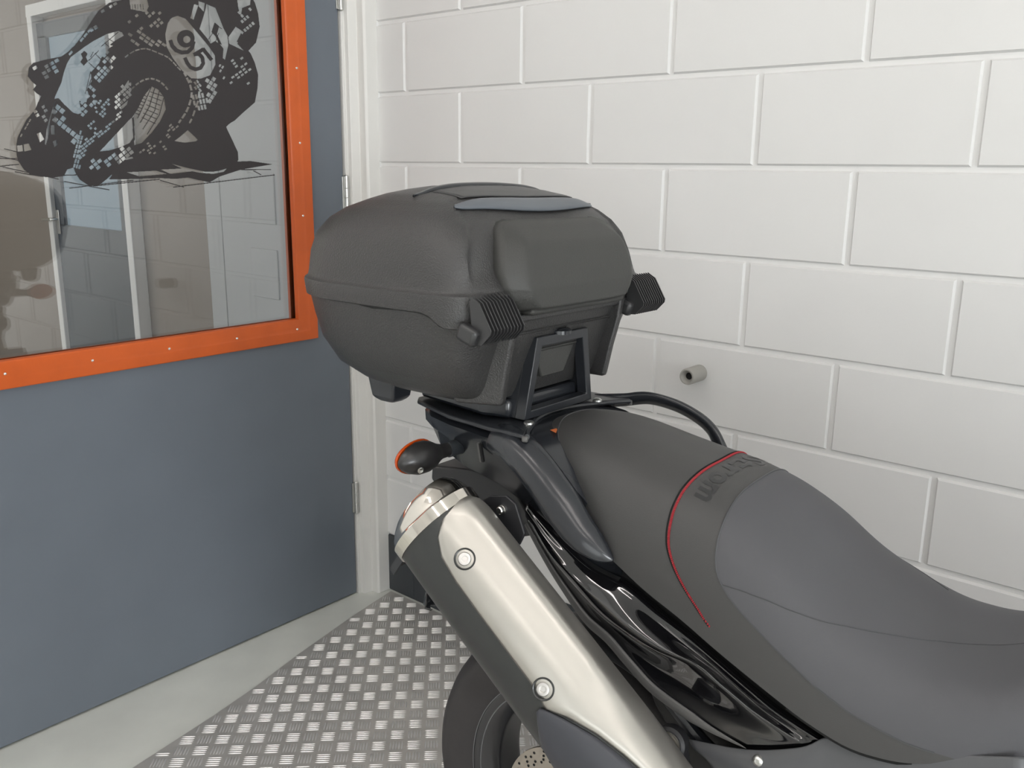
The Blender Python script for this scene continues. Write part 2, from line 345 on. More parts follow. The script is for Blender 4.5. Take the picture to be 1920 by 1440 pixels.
DECAL = [
('B', [(-716.1, 1821.4), (-736.4, 1771.4), (-767.0, 1761.4), (-794.4, 1740.4), (-807.3, 1723.7), (-823.1, 1702.0), (-841.6, 1676.8), (-856.9, 1659.0), (-874.3, 1642.2), (-891.1, 1630.2), (-927.5, 1620.0), (-954.9, 1610.8), (-965.2, 1599.8), (-969.5, 1581.4), (-961.6, 1570.6), (-953.3, 1563.2), (-961.2, 1553.6), (-952.9, 1545.0), (-945.3, 1540.8), (-955.3, 1523.0), (-961.2, 1511.1), (-982.1, 1488.3), (-995.9, 1465.9), (-1005.8, 1448.3), (-1009.6, 1434.4), (-1011.6, 1417.0), (-1011.2, 1399.6), (-999.9, 1378.7), (-986.3, 1367.0), (-966.8, 1363.4), (-937.4, 1361.0), (-912.8, 1364.6), (-904.0, 1379.2), (-888.7, 1384.1), (-885.1, 1370.7), (-876.6, 1356.0), (-855.4, 1341.0), (-833.4, 1342.1), (-812.5, 1357.1), (-791.0, 1374.7), (-743.9, 1374.8), (-629.9, 1379.2), (-522.5, 1389.3), (-449.2, 1402.5), (-445.6, 1406.7), (-445.8, 1427.7), (-454.4, 1445.6), (-465.7, 1468.7), (-476.9, 1491.6), (-466.7, 1500.2), (-449.9, 1509.1), (-424.0, 1529.6), (-383.8, 1559.4), (-372.9, 1597.4), (-368.9, 1632.1), (-377.1, 1661.5), (-388.8, 1684.9), (-395.0, 1691.0), (-370.3, 1713.7), (-355.9, 1755.8), (-358.8, 1788.9), (-367.1, 1814.5), (-379.2, 1830.1), (-401.7, 1855.6), (-485.4, 1883.8), (-631.5, 1865.4)]),
('B', [(-790.8, 1377.2), (-449.2, 1402.5), (-407.5, 1404.3), (-337.4, 1396.5), (-439.1, 1381.5), (-505.5, 1363.1), (-536.7, 1348.0), (-564.2, 1353.6), (-672.3, 1359.3), (-765.9, 1356.9), (-805.9, 1357.0)]),
('L', [(-760.3, 1373.5), (-685.0, 1377.6), (-655.6, 1369.8), (-728.4, 1363.3)]),
('L', [(-672.0, 1380.3), (-611.8, 1383.3), (-582.3, 1376.7), (-645.4, 1369.9)]),
('L', [(-671.4, 1354.0), (-597.2, 1360.5), (-541.4, 1348.0), (-615.4, 1339.0)]),
('B', [(-1047.8, 1401.7), (-1011.0, 1402.2), (-1010.7, 1404.0), (-1047.6, 1403.5)]),
('B', [(-1049.7, 1384.5), (-1008.9, 1389.4), (-1008.9, 1391.3), (-1049.7, 1386.3)]),
('B', [(-1036.8, 1422.5), (-1009.6, 1416.1), (-1009.0, 1417.9), (-1036.2, 1424.3)]),
('B', [(-1047.5, 1406.3), (-1008.3, 1397.6), (-1007.7, 1399.4), (-1046.9, 1408.1)]),
('B', [(-1020.0, 1373.1), (-984.2, 1366.1), (-983.7, 1367.9), (-1019.5, 1374.9)]),
('B', [(-955.0, 1363.7), (-850.2, 1367.3), (-850.0, 1369.3), (-954.8, 1365.6)]),
('B', [(-1044.6, 1383.4), (-926.0, 1356.4), (-925.4, 1358.3), (-1044.0, 1385.2)]),
('B', [(-914.4, 1351.5), (-808.6, 1330.8), (-808.0, 1332.8), (-913.8, 1353.4)]),
('B', [(-903.4, 1335.6), (-745.7, 1353.3), (-745.8, 1355.3), (-903.5, 1337.5)]),
('B', [(-846.4, 1340.0), (-675.4, 1355.6), (-675.5, 1357.7), (-846.4, 1342.0)]),
('B', [(-640.8, 1335.5), (-332.0, 1366.2), (-332.2, 1368.6), (-640.9, 1337.6)]),
('B', [(-676.1, 1353.0), (-611.6, 1335.3), (-610.8, 1337.3), (-675.3, 1355.1)]),
('B', [(-439.2, 1380.3), (-343.6, 1380.8), (-343.4, 1383.1), (-439.0, 1382.6)]),
('B', [(-401.4, 1377.8), (-376.5, 1366.4), (-375.0, 1368.4), (-400.0, 1379.8)]),
('B', [(-811.4, 1369.9), (-745.7, 1357.1), (-745.1, 1359.2), (-810.8, 1371.9)]),
('L', [(-750.9, 1700.8), (-780.2, 1690.4), (-813.7, 1671.6), (-833.7, 1657.8), (-869.4, 1631.1), (-879.3, 1617.4), (-888.6, 1596.9), (-897.1, 1573.0), (-917.7, 1535.6), (-909.1, 1538.4), (-891.6, 1521.9), (-877.2, 1508.4), (-866.4, 1505.4), (-856.2, 1508.2), (-859.2, 1527.2), (-859.6, 1535.5), (-851.3, 1532.4), (-843.8, 1532.9), (-836.8, 1552.4), (-839.6, 1561.8), (-826.3, 1581.8), (-827.0, 1600.7), (-815.9, 1611.1), (-804.5, 1624.0), (-790.0, 1642.0), (-776.8, 1659.9), (-767.2, 1665.7), (-774.8, 1667.3), (-760.8, 1678.3), (-738.7, 1691.4), (-742.0, 1698.2)]),
('B', [(-837.1, 1648.1), (-830.3, 1641.7), (-834.8, 1634.3), (-830.8, 1625.2), (-841.7, 1614.9), (-848.3, 1622.5), (-842.5, 1631.2), (-845.3, 1640.3)]),
('B', [(-923.6, 1502.6), (-906.7, 1538.6), (-889.5, 1518.4), (-873.8, 1505.0), (-862.4, 1496.0), (-853.6, 1484.3), (-865.2, 1468.2), (-890.6, 1461.3), (-911.7, 1467.7)]),
('B', [(-751.6, 1698.9), (-796.2, 1662.1), (-795.3, 1661.1), (-750.7, 1697.9)]),
('B', [(-803.6, 1651.9), (-829.9, 1627.0), (-828.9, 1626.1), (-802.6, 1651.0)]),
('B', [(-830.3, 1622.4), (-816.5, 1610.6), (-815.3, 1611.7), (-829.2, 1623.5)]),
('B', [(-813.2, 1644.0), (-796.9, 1628.9), (-795.8, 1630.1), (-812.0, 1645.2)]),
('B', [(-816.7, 1648.1), (-824.2, 1635.6), (-822.9, 1635.1), (-815.4, 1647.6)]),
('B', [(-777.8, 1680.6), (-763.1, 1672.7), (-762.1, 1673.9), (-776.8, 1681.9)]),
('B', [(-787.8, 1670.2), (-777.1, 1661.8), (-776.0, 1662.9), (-786.7, 1671.3)]),
('B', [(-816.8, 1608.9), (-840.5, 1559.6), (-839.2, 1559.2), (-815.4, 1608.6)]),
('B', [(-827.4, 1603.2), (-845.0, 1552.1), (-843.6, 1551.8), (-826.0, 1603.0)]),
('B', [(-798.2, 1636.5), (-779.0, 1650.2), (-769.7, 1639.1), (-786.5, 1625.6), (-800.8, 1610.0), (-807.8, 1616.6)]),
('L', [(-820.5, 1589.4), (-820.5, 1590.5), (-814.9, 1596.2), (-809.7, 1591.9), (-809.8, 1590.7), (-815.4, 1585.0)]),
('L', [(-813.4, 1583.4), (-813.4, 1584.5), (-807.8, 1590.2), (-802.6, 1585.8), (-802.6, 1584.7), (-808.2, 1579.0)]),
('L', [(-812.8, 1597.3), (-812.8, 1598.4), (-807.2, 1604.1), (-802.0, 1599.8), (-802.0, 1598.6), (-807.6, 1592.9)]),
('L', [(-805.7, 1591.3), (-805.6, 1592.4), (-800.0, 1598.1), (-794.8, 1593.7), (-794.8, 1592.6), (-800.5, 1586.9)]),
('L', [(-812.2, 1611.1), (-812.2, 1612.2), (-806.6, 1617.9), (-801.4, 1613.6), (-801.4, 1612.5), (-807.0, 1606.8)]),
('L', [(-805.1, 1605.2), (-805.0, 1606.3), (-799.4, 1612.0), (-794.2, 1607.7), (-794.2, 1606.6), (-799.9, 1600.8)]),
('L', [(-797.9, 1599.2), (-797.9, 1600.3), (-792.2, 1606.0), (-787.0, 1601.7), (-787.0, 1600.6), (-792.7, 1594.8)]),
('L', [(-797.3, 1613.1), (-797.3, 1614.2), (-791.6, 1620.0), (-786.4, 1615.6), (-786.4, 1614.5), (-792.1, 1608.8)]),
('L', [(-790.1, 1607.1), (-790.1, 1608.2), (-784.4, 1614.0), (-779.1, 1609.6), (-779.2, 1608.5), (-784.8, 1602.7)]),
('L', [(-796.7, 1626.9), (-796.7, 1628.1), (-791.1, 1633.8), (-785.8, 1629.6), (-785.9, 1628.4), (-791.5, 1622.7)]),
('L', [(-782.3, 1615.1), (-782.2, 1616.2), (-776.5, 1622.0), (-771.2, 1617.6), (-771.3, 1616.5), (-777.0, 1610.7)]),
('L', [(-796.2, 1640.8), (-796.1, 1641.9), (-790.5, 1647.7), (-785.3, 1643.4), (-785.3, 1642.3), (-791.0, 1636.5)]),
('L', [(-789.0, 1634.9), (-788.9, 1636.0), (-783.3, 1641.8), (-778.0, 1637.6), (-778.0, 1636.4), (-783.7, 1630.6)]),
('L', [(-781.7, 1629.0), (-781.7, 1630.1), (-776.0, 1635.9), (-770.7, 1631.6), (-770.7, 1630.5), (-776.4, 1624.7)]),
('L', [(-788.4, 1648.8), (-788.4, 1649.9), (-782.7, 1655.7), (-777.4, 1651.5), (-777.5, 1650.3), (-783.2, 1644.5)]),
('L', [(-773.9, 1637.0), (-773.8, 1638.1), (-768.1, 1644.0), (-762.8, 1639.7), (-762.8, 1638.6), (-768.6, 1632.7)]),
('L', [(-860.1, 1503.6), (-860.0, 1504.7), (-854.7, 1510.1), (-849.8, 1505.7), (-849.8, 1504.6), (-855.2, 1499.2)]),
('L', [(-859.4, 1517.2), (-859.4, 1518.2), (-854.0, 1523.6), (-849.2, 1519.3), (-849.2, 1518.2), (-854.5, 1512.8)]),
('L', [(-852.6, 1511.1), (-852.6, 1512.2), (-847.2, 1517.6), (-842.3, 1513.2), (-842.4, 1512.1), (-847.7, 1506.7)]),
('L', [(-858.8, 1530.7), (-858.7, 1531.7), (-853.4, 1537.2), (-848.5, 1532.8), (-848.6, 1531.8), (-853.9, 1526.3)]),
('L', [(-852.0, 1524.7), (-852.0, 1525.7), (-846.6, 1531.2), (-841.7, 1526.8), (-841.8, 1525.7), (-847.1, 1520.3)]),
('L', [(-858.1, 1544.1), (-858.1, 1545.2), (-852.8, 1550.6), (-847.9, 1546.4), (-848.0, 1545.3), (-853.3, 1539.9)]),
('L', [(-851.4, 1538.2), (-851.3, 1539.3), (-846.0, 1544.7), (-841.1, 1540.4), (-841.1, 1539.3), (-846.5, 1533.9)]),
('L', [(-837.7, 1526.2), (-837.7, 1527.2), (-832.3, 1532.7), (-827.3, 1528.3), (-827.4, 1527.2), (-832.8, 1521.8)]),
('L', [(-844.0, 1545.7), (-843.9, 1546.8), (-838.6, 1552.3), (-833.6, 1548.0), (-833.7, 1546.9), (-839.1, 1541.4)]),
('L', [(-830.3, 1533.7), (-830.2, 1534.8), (-824.8, 1540.3), (-819.8, 1535.9), (-819.8, 1534.8), (-825.3, 1529.4)]),
('L', [(-829.7, 1547.3), (-829.6, 1548.4), (-824.2, 1553.9), (-819.2, 1549.6), (-819.3, 1548.5), (-824.7, 1543.0)]),
('L', [(-835.9, 1566.8), (-835.9, 1567.9), (-830.5, 1573.4), (-825.5, 1569.1), (-825.6, 1568.0), (-831.0, 1562.6)]),
('L', [(-829.0, 1560.9), (-829.0, 1562.0), (-823.6, 1567.5), (-818.6, 1563.2), (-818.7, 1562.1), (-824.1, 1556.6)]),
('L', [(-889.0, 1441.7), (-889.0, 1443.2), (-882.1, 1451.0), (-874.9, 1445.3), (-874.9, 1443.8), (-881.8, 1436.0)]),
('L', [(-926.2, 1488.6), (-926.2, 1490.1), (-919.5, 1497.8), (-912.6, 1492.3), (-912.5, 1490.9), (-919.2, 1483.1)]),
('L', [(-917.1, 1481.4), (-917.1, 1482.9), (-910.4, 1490.6), (-903.4, 1485.1), (-903.3, 1483.6), (-910.1, 1475.9)]),
('L', [(-907.9, 1474.1), (-907.9, 1475.6), (-901.2, 1483.4), (-894.1, 1477.8), (-894.1, 1476.3), (-900.9, 1468.6)]),
('L', [(-898.7, 1466.8), (-898.7, 1468.3), (-891.9, 1476.1), (-884.8, 1470.4), (-884.7, 1469.0), (-891.6, 1461.2)]),
('L', [(-889.4, 1459.4), (-889.4, 1460.9), (-882.5, 1468.7), (-875.4, 1463.0), (-875.3, 1461.5), (-882.2, 1453.7)]),
('L', [(-880.0, 1451.9), (-880.0, 1453.4), (-873.1, 1461.3), (-865.9, 1455.5), (-865.8, 1454.0), (-872.7, 1446.2)]),
('L', [(-926.5, 1505.9), (-926.5, 1507.3), (-919.8, 1515.1), (-912.9, 1509.7), (-912.9, 1508.2), (-919.6, 1500.5)]),
('L', [(-908.3, 1491.6), (-908.3, 1493.0), (-901.5, 1500.8), (-894.5, 1495.3), (-894.5, 1493.8), (-901.2, 1486.0)]),
('L', [(-917.7, 1516.0), (-917.8, 1517.5), (-911.1, 1525.2), (-904.1, 1519.8), (-904.1, 1518.4), (-910.8, 1510.6)]),
('L', [(-908.6, 1508.9), (-908.6, 1510.4), (-901.9, 1518.1), (-894.9, 1512.7), (-894.8, 1511.2), (-901.6, 1503.4)]),
('L', [(-778.0, 1525.1), (-777.9, 1526.0), (-772.5, 1530.5), (-768.5, 1526.1), (-768.7, 1525.1), (-774.0, 1520.7)]),
('L', [(-776.2, 1537.3), (-776.0, 1538.3), (-770.7, 1542.7), (-766.7, 1538.3), (-766.8, 1537.4), (-772.2, 1532.9)]),
('L', [(-770.6, 1531.2), (-770.5, 1532.2), (-765.1, 1536.6), (-761.1, 1532.3), (-761.2, 1531.3), (-766.6, 1526.8)]),
('L', [(-765.0, 1525.1), (-764.9, 1526.1), (-759.5, 1530.5), (-755.4, 1526.1), (-755.6, 1525.2), (-761.0, 1520.7)]),
('L', [(-774.3, 1549.5), (-774.2, 1550.5), (-768.9, 1554.9), (-764.8, 1550.6), (-765.0, 1549.6), (-770.3, 1545.1)]),
('L', [(-768.8, 1543.4), (-768.6, 1544.4), (-763.3, 1548.9), (-759.2, 1544.5), (-759.4, 1543.5), (-764.7, 1539.1)]),
('L', [(-763.2, 1537.4), (-763.0, 1538.4), (-757.6, 1542.8), (-753.6, 1538.5), (-753.7, 1537.5), (-759.1, 1533.0)]),
('L', [(-766.9, 1555.7), (-766.8, 1556.6), (-761.4, 1561.1), (-757.4, 1556.8), (-757.5, 1555.8), (-762.9, 1551.3)]),
('L', [(-755.7, 1543.6), (-755.6, 1544.6), (-750.2, 1549.1), (-746.1, 1544.7), (-746.2, 1543.7), (-751.6, 1539.2)]),
('L', [(-759.5, 1561.9), (-759.3, 1562.9), (-754.0, 1567.4), (-749.9, 1563.0), (-750.1, 1562.0), (-755.4, 1557.6)]),
('L', [(-753.9, 1555.9), (-753.7, 1556.8), (-748.3, 1561.3), (-744.2, 1557.0), (-744.4, 1556.0), (-749.8, 1551.5)]),
('L', [(-748.2, 1549.8), (-748.1, 1550.8), (-742.6, 1555.3), (-738.5, 1550.9), (-738.7, 1549.9), (-744.1, 1545.4)]),
('L', [(-757.7, 1574.1), (-757.5, 1575.1), (-752.1, 1579.6), (-748.1, 1575.3), (-748.2, 1574.3), (-753.6, 1569.8)]),
('L', [(-752.0, 1568.1), (-751.9, 1569.1), (-746.5, 1573.6), (-742.4, 1569.3), (-742.6, 1568.3), (-748.0, 1563.8)]),
('L', [(-746.4, 1562.1), (-746.2, 1563.1), (-740.8, 1567.6), (-736.7, 1563.3), (-736.9, 1562.3), (-742.3, 1557.8)]),
('L', [(-740.7, 1556.1), (-740.5, 1557.0), (-735.1, 1561.6), (-731.0, 1557.2), (-731.1, 1556.2), (-736.6, 1551.7)]),
('L', [(-744.5, 1574.4), (-744.4, 1575.4), (-739.0, 1579.9), (-734.9, 1575.6), (-735.0, 1574.6), (-740.4, 1570.1)]),
('L', [(-738.9, 1568.4), (-738.7, 1569.4), (-733.3, 1573.9), (-729.1, 1569.5), (-729.3, 1568.6), (-734.7, 1564.0)]),
('L', [(-737.0, 1580.7), (-736.9, 1581.7), (-731.4, 1586.2), (-727.3, 1581.9), (-727.5, 1580.9), (-732.9, 1576.4)]),
('L', [(-761.8, 1557.2), (-736.1, 1590.9), (-734.4, 1581.2), (-753.4, 1562.7)]),
('L', [(-762.0, 1527.7), (-741.8, 1543.7), (-745.5, 1533.6), (-757.1, 1523.0)]),
('L', [(-824.7, 1511.9), (-824.8, 1512.7), (-821.9, 1516.3), (-817.8, 1513.6), (-817.6, 1512.8), (-820.5, 1509.2)]),
('L', [(-826.2, 1521.2), (-826.4, 1521.9), (-823.4, 1525.5), (-819.3, 1522.8), (-819.2, 1522.1), (-822.1, 1518.5)]),
('L', [(-827.8, 1530.4), (-827.9, 1531.1), (-825.0, 1534.7), (-820.9, 1532.0), (-820.7, 1531.3), (-823.6, 1527.7)]),
('L', [(-823.4, 1535.8), (-823.6, 1536.5), (-820.7, 1540.1), (-816.5, 1537.4), (-816.4, 1536.7), (-819.3, 1533.1)]),
('L', [(-817.6, 1531.9), (-817.7, 1532.6), (-814.8, 1536.3), (-810.6, 1533.6), (-810.5, 1532.9), (-813.4, 1529.2)]),
('L', [(-813.3, 1537.3), (-813.4, 1538.0), (-810.5, 1541.7), (-806.3, 1539.0), (-806.2, 1538.3), (-809.1, 1534.6)]),
('L', [(-816.7, 1507.1), (-816.7, 1507.9), (-812.9, 1511.9), (-809.2, 1508.8), (-809.2, 1508.1), (-813.0, 1504.0)]),
('L', [(-811.3, 1502.6), (-811.3, 1503.4), (-807.5, 1507.5), (-803.7, 1504.4), (-803.7, 1503.6), (-807.5, 1499.6)]),
('L', [(-811.2, 1512.9), (-811.2, 1513.7), (-807.4, 1517.8), (-803.6, 1514.7), (-803.6, 1513.9), (-807.5, 1509.9)]),
('L', [(-805.8, 1508.5), (-805.8, 1509.3), (-801.9, 1513.3), (-798.1, 1510.3), (-798.1, 1509.5), (-802.0, 1505.4)]),
('L', [(-811.2, 1523.2), (-811.2, 1524.0), (-807.4, 1528.0), (-803.6, 1525.0), (-803.6, 1524.2), (-807.4, 1520.2)]),
('L', [(-805.7, 1518.8), (-805.7, 1519.6), (-801.9, 1523.7), (-798.1, 1520.6), (-798.1, 1519.8), (-801.9, 1515.8)]),
('L', [(-805.7, 1529.1), (-805.7, 1529.9), (-801.8, 1533.9), (-798.0, 1530.9), (-798.1, 1530.1), (-801.9, 1526.1)]),
('L', [(-800.1, 1535.0), (-800.1, 1535.8), (-796.3, 1539.8), (-792.5, 1536.8), (-792.5, 1536.0), (-796.3, 1532.0)]),
('L', [(-794.6, 1530.6), (-794.6, 1531.4), (-790.8, 1535.5), (-787.0, 1532.4), (-787.0, 1531.6), (-790.8, 1527.6)]),
('L', [(-794.6, 1540.9), (-794.6, 1541.7), (-790.7, 1545.8), (-786.9, 1542.7), (-786.9, 1542.0), (-790.8, 1537.9)]),
('L', [(-846.9, 1479.9), (-846.8, 1480.7), (-842.6, 1483.9), (-839.8, 1480.4), (-839.9, 1479.6), (-844.1, 1476.4)]),
('L', [(-842.6, 1474.5), (-842.4, 1475.3), (-838.3, 1478.5), (-835.4, 1475.0), (-835.6, 1474.2), (-839.7, 1470.9)]),
('L', [(-833.9, 1463.7), (-833.8, 1464.4), (-829.6, 1467.7), (-826.7, 1464.1), (-826.8, 1463.3), (-831.0, 1460.0)]),
('L', [(-840.6, 1484.8), (-840.5, 1485.6), (-836.3, 1488.9), (-833.5, 1485.3), (-833.6, 1484.5), (-837.8, 1481.3)]),
('L', [(-831.9, 1474.0), (-831.8, 1474.8), (-827.6, 1478.0), (-824.7, 1474.5), (-824.9, 1473.7), (-829.0, 1470.4)]),
('L', [(-834.3, 1489.8), (-834.2, 1490.5), (-830.0, 1493.8), (-827.1, 1490.2), (-827.3, 1489.5), (-831.4, 1486.2)]),
('L', [(-877.9, 1410.3), (-877.5, 1411.1), (-871.7, 1415.3), (-869.4, 1412.1), (-869.8, 1411.3), (-875.6, 1407.1)]),
('L', [(-874.5, 1405.4), (-874.1, 1406.2), (-868.2, 1410.4), (-865.9, 1407.1), (-866.3, 1406.3), (-872.2, 1402.1)]),
('L', [(-873.5, 1421.0), (-873.1, 1421.8), (-867.3, 1426.0), (-865.0, 1422.8), (-865.4, 1422.0), (-871.2, 1417.7)]),
('L', [(-870.0, 1416.0), (-869.6, 1416.9), (-863.8, 1421.1), (-861.5, 1417.9), (-861.8, 1417.0), (-867.7, 1412.8)]),
('L', [(-866.5, 1411.1), (-866.1, 1411.9), (-860.2, 1416.2), (-857.9, 1412.9), (-858.3, 1412.1), (-864.2, 1407.9)]),
('L', [(-869.0, 1431.6), (-868.6, 1432.5), (-862.8, 1436.7), (-860.5, 1433.5), (-860.9, 1432.7), (-866.7, 1428.4)]),
('L', [(-865.5, 1426.7), (-865.1, 1427.6), (-859.3, 1431.8), (-857.0, 1428.6), (-857.4, 1427.7), (-863.2, 1423.5)]),
('L', [(-862.0, 1421.8), (-861.6, 1422.6), (-855.8, 1426.9), (-853.4, 1423.6), (-853.8, 1422.8), (-859.7, 1418.6)]),
('L', [(-861.1, 1437.4), (-860.7, 1438.3), (-854.8, 1442.5), (-852.5, 1439.3), (-852.9, 1438.5), (-858.7, 1434.2)]),
('L', [(-857.5, 1432.5), (-857.1, 1433.4), (-851.3, 1437.6), (-848.9, 1434.4), (-849.3, 1433.6), (-855.2, 1429.3)]),
('L', [(-856.6, 1448.1), (-856.2, 1449.0), (-850.3, 1453.2), (-848.0, 1450.0), (-848.4, 1449.2), (-854.3, 1444.9)]),
('L', [(-853.1, 1443.3), (-852.7, 1444.1), (-846.8, 1448.4), (-844.4, 1445.1), (-844.8, 1444.3), (-850.7, 1440.0)]),
('L', [(-849.5, 1438.4), (-849.1, 1439.2), (-843.2, 1443.5), (-840.9, 1440.2), (-841.3, 1439.4), (-847.2, 1435.1)]),
('L', [(-845.0, 1449.1), (-844.6, 1449.9), (-838.7, 1454.2), (-836.4, 1451.0), (-836.8, 1450.2), (-842.7, 1445.9)]),
('L', [(-841.5, 1444.2), (-841.1, 1445.0), (-835.1, 1449.3), (-832.8, 1446.1), (-833.2, 1445.3), (-839.1, 1441.0)]),
('L', [(-837.0, 1455.0), (-836.6, 1455.8), (-830.6, 1460.1), (-828.3, 1456.9), (-828.7, 1456.1), (-834.6, 1451.7)]),
('L', [(-828.8, 1460.9), (-828.4, 1461.7), (-822.5, 1466.0), (-820.1, 1462.8), (-820.5, 1462.0), (-826.5, 1457.6)]),
('L', [(-825.2, 1456.0), (-824.8, 1456.8), (-818.9, 1461.1), (-816.5, 1457.9), (-816.9, 1457.1), (-822.9, 1452.7)]),
('L', [(-820.7, 1466.8), (-820.3, 1467.6), (-814.3, 1472.0), (-811.9, 1468.8), (-812.3, 1467.9), (-818.3, 1463.6)]),
('L', [(-817.1, 1461.9), (-816.7, 1462.7), (-810.7, 1467.1), (-808.3, 1463.9), (-808.7, 1463.0), (-814.7, 1458.7)]),
('L', [(-808.9, 1467.8), (-808.5, 1468.7), (-802.4, 1473.1), (-800.0, 1469.8), (-800.4, 1469.0), (-806.5, 1464.6)]),
('L', [(-804.3, 1478.7), (-803.9, 1479.6), (-797.9, 1483.9), (-795.5, 1480.7), (-795.9, 1479.9), (-801.9, 1475.5)]),
('L', [(-800.6, 1473.8), (-800.2, 1474.7), (-794.2, 1479.1), (-791.8, 1475.8), (-792.2, 1475.0), (-798.2, 1470.6)]),
('L', [(-796.1, 1484.7), (-795.7, 1485.6), (-789.6, 1490.0), (-787.2, 1486.8), (-787.6, 1485.9), (-793.6, 1481.5)]),
('L', [(-787.8, 1490.7), (-787.4, 1491.6), (-781.3, 1496.0), (-778.8, 1492.8), (-779.2, 1491.9), (-785.3, 1487.5)]),
('L', [(-779.5, 1496.8), (-779.1, 1497.6), (-772.9, 1502.1), (-770.5, 1498.9), (-770.9, 1498.0), (-777.0, 1493.6)]),
('L', [(-774.9, 1507.8), (-774.5, 1508.6), (-768.3, 1513.1), (-765.9, 1509.9), (-766.3, 1509.0), (-772.4, 1504.5)]),
('L', [(-771.1, 1502.9), (-770.7, 1503.7), (-764.6, 1508.2), (-762.1, 1505.0), (-762.5, 1504.1), (-768.6, 1499.7)]),
('L', [(-766.5, 1513.9), (-766.1, 1514.7), (-759.9, 1519.2), (-757.4, 1516.0), (-757.8, 1515.1), (-764.0, 1510.7)]),
('L', [(-889.6, 1384.4), (-889.7, 1385.4), (-886.7, 1393.4), (-882.9, 1392.5), (-882.8, 1391.4), (-885.9, 1383.4)]),
('L', [(-883.8, 1382.8), (-883.9, 1383.8), (-880.9, 1391.9), (-877.1, 1390.9), (-877.0, 1389.9), (-880.0, 1381.8)]),
('L', [(-878.0, 1381.3), (-878.0, 1382.3), (-875.0, 1390.4), (-871.2, 1389.4), (-871.1, 1388.4), (-874.2, 1380.3)]),
('L', [(-885.7, 1395.0), (-885.8, 1396.0), (-882.7, 1404.0), (-879.0, 1403.1), (-878.9, 1402.1), (-881.9, 1394.0)]),
('L', [(-879.8, 1393.5), (-879.9, 1394.5), (-876.9, 1402.6), (-873.1, 1401.6), (-873.0, 1400.6), (-876.0, 1392.5)]),
('L', [(-887.5, 1407.1), (-887.6, 1408.1), (-884.6, 1416.1), (-880.8, 1415.2), (-880.7, 1414.2), (-883.8, 1406.1)]),
('L', [(-881.7, 1405.6), (-881.8, 1406.6), (-878.8, 1414.7), (-875.0, 1413.7), (-874.9, 1412.7), (-877.9, 1404.6)]),
('L', [(-875.9, 1404.1), (-875.9, 1405.1), (-872.9, 1413.2), (-869.1, 1412.2), (-869.0, 1411.2), (-872.0, 1403.1)]),
('L', [(-883.6, 1417.7), (-883.6, 1418.7), (-880.6, 1426.7), (-876.8, 1425.8), (-876.8, 1424.8), (-879.8, 1416.7)]),
('L', [(-877.7, 1416.2), (-877.8, 1417.2), (-874.8, 1425.3), (-871.0, 1424.3), (-870.9, 1423.3), (-873.9, 1415.3)]),
('L', [(-879.6, 1428.3), (-879.7, 1429.3), (-876.7, 1437.3), (-872.9, 1436.4), (-872.8, 1435.4), (-875.8, 1427.3)]),
('L', [(-873.8, 1426.8), (-873.8, 1427.8), (-870.8, 1435.9), (-867.0, 1435.0), (-866.9, 1434.0), (-870.0, 1425.9)]),
('L', [(-875.6, 1438.9), (-875.7, 1439.9), (-872.7, 1447.9), (-868.9, 1447.0), (-868.8, 1446.0), (-871.8, 1438.0)]),
('L', [(-869.8, 1437.5), (-869.9, 1438.5), (-866.8, 1446.5), (-863.0, 1445.6), (-862.9, 1444.6), (-866.0, 1436.5)]),
('L', [(-871.7, 1449.5), (-871.7, 1450.5), (-868.7, 1458.5), (-864.9, 1457.7), (-864.8, 1456.7), (-867.9, 1448.6)]),
('L', [(-865.8, 1448.1), (-865.9, 1449.1), (-862.9, 1457.2), (-859.0, 1456.3), (-859.0, 1455.3), (-862.0, 1447.2)]),
('L', [(-867.7, 1460.1), (-867.8, 1461.1), (-864.8, 1469.2), (-860.9, 1468.3), (-860.9, 1467.3), (-863.9, 1459.2)]),
('L', [(-823.0, 1421.8), (-736.1, 1504.2), (-733.3, 1460.3), (-747.1, 1443.5), (-770.9, 1432.8), (-799.4, 1424.7)]),
('L', [(-734.7, 1504.2), (-719.4, 1523.8), (-700.0, 1556.2), (-678.5, 1580.2), (-660.9, 1573.8), (-648.2, 1556.9), (-645.0, 1527.7), (-663.3, 1497.3), (-686.8, 1470.7), (-715.6, 1444.3), (-735.3, 1438.7)]),
('B', [(-679.5, 1580.5), (-702.8, 1536.3), (-700.8, 1535.7), (-677.5, 1579.9)]),
('B', [(-702.8, 1536.4), (-722.3, 1502.7), (-720.3, 1502.0), (-700.9, 1535.6)]),
('B', [(-669.9, 1579.8), (-689.4, 1531.9), (-687.3, 1531.5), (-667.8, 1579.4)]),
('B', [(-689.3, 1532.2), (-716.3, 1493.0), (-714.4, 1492.1), (-687.4, 1531.3)]),
('B', [(-659.3, 1571.6), (-676.2, 1522.4), (-674.3, 1522.1), (-657.4, 1571.3)]),
('B', [(-676.0, 1522.7), (-710.6, 1478.0), (-709.1, 1477.1), (-674.5, 1521.8)]),
('B', [(-649.4, 1554.5), (-664.2, 1514.1), (-662.3, 1513.8), (-647.5, 1554.2)]),
('B', [(-664.1, 1514.4), (-700.6, 1465.6), (-699.1, 1464.7), (-662.5, 1513.5)]),
('B', [(-682.8, 1566.6), (-651.2, 1558.5), (-650.5, 1560.1), (-682.1, 1568.1)]),
('B', [(-702.9, 1557.7), (-692.2, 1554.7), (-691.4, 1556.2), (-702.2, 1559.3)]),
('B', [(-687.4, 1556.2), (-655.3, 1547.2), (-654.5, 1548.8), (-686.7, 1557.8)]),
('B', [(-706.8, 1550.4), (-696.1, 1547.3), (-695.3, 1548.9), (-706.0, 1552.0)]),
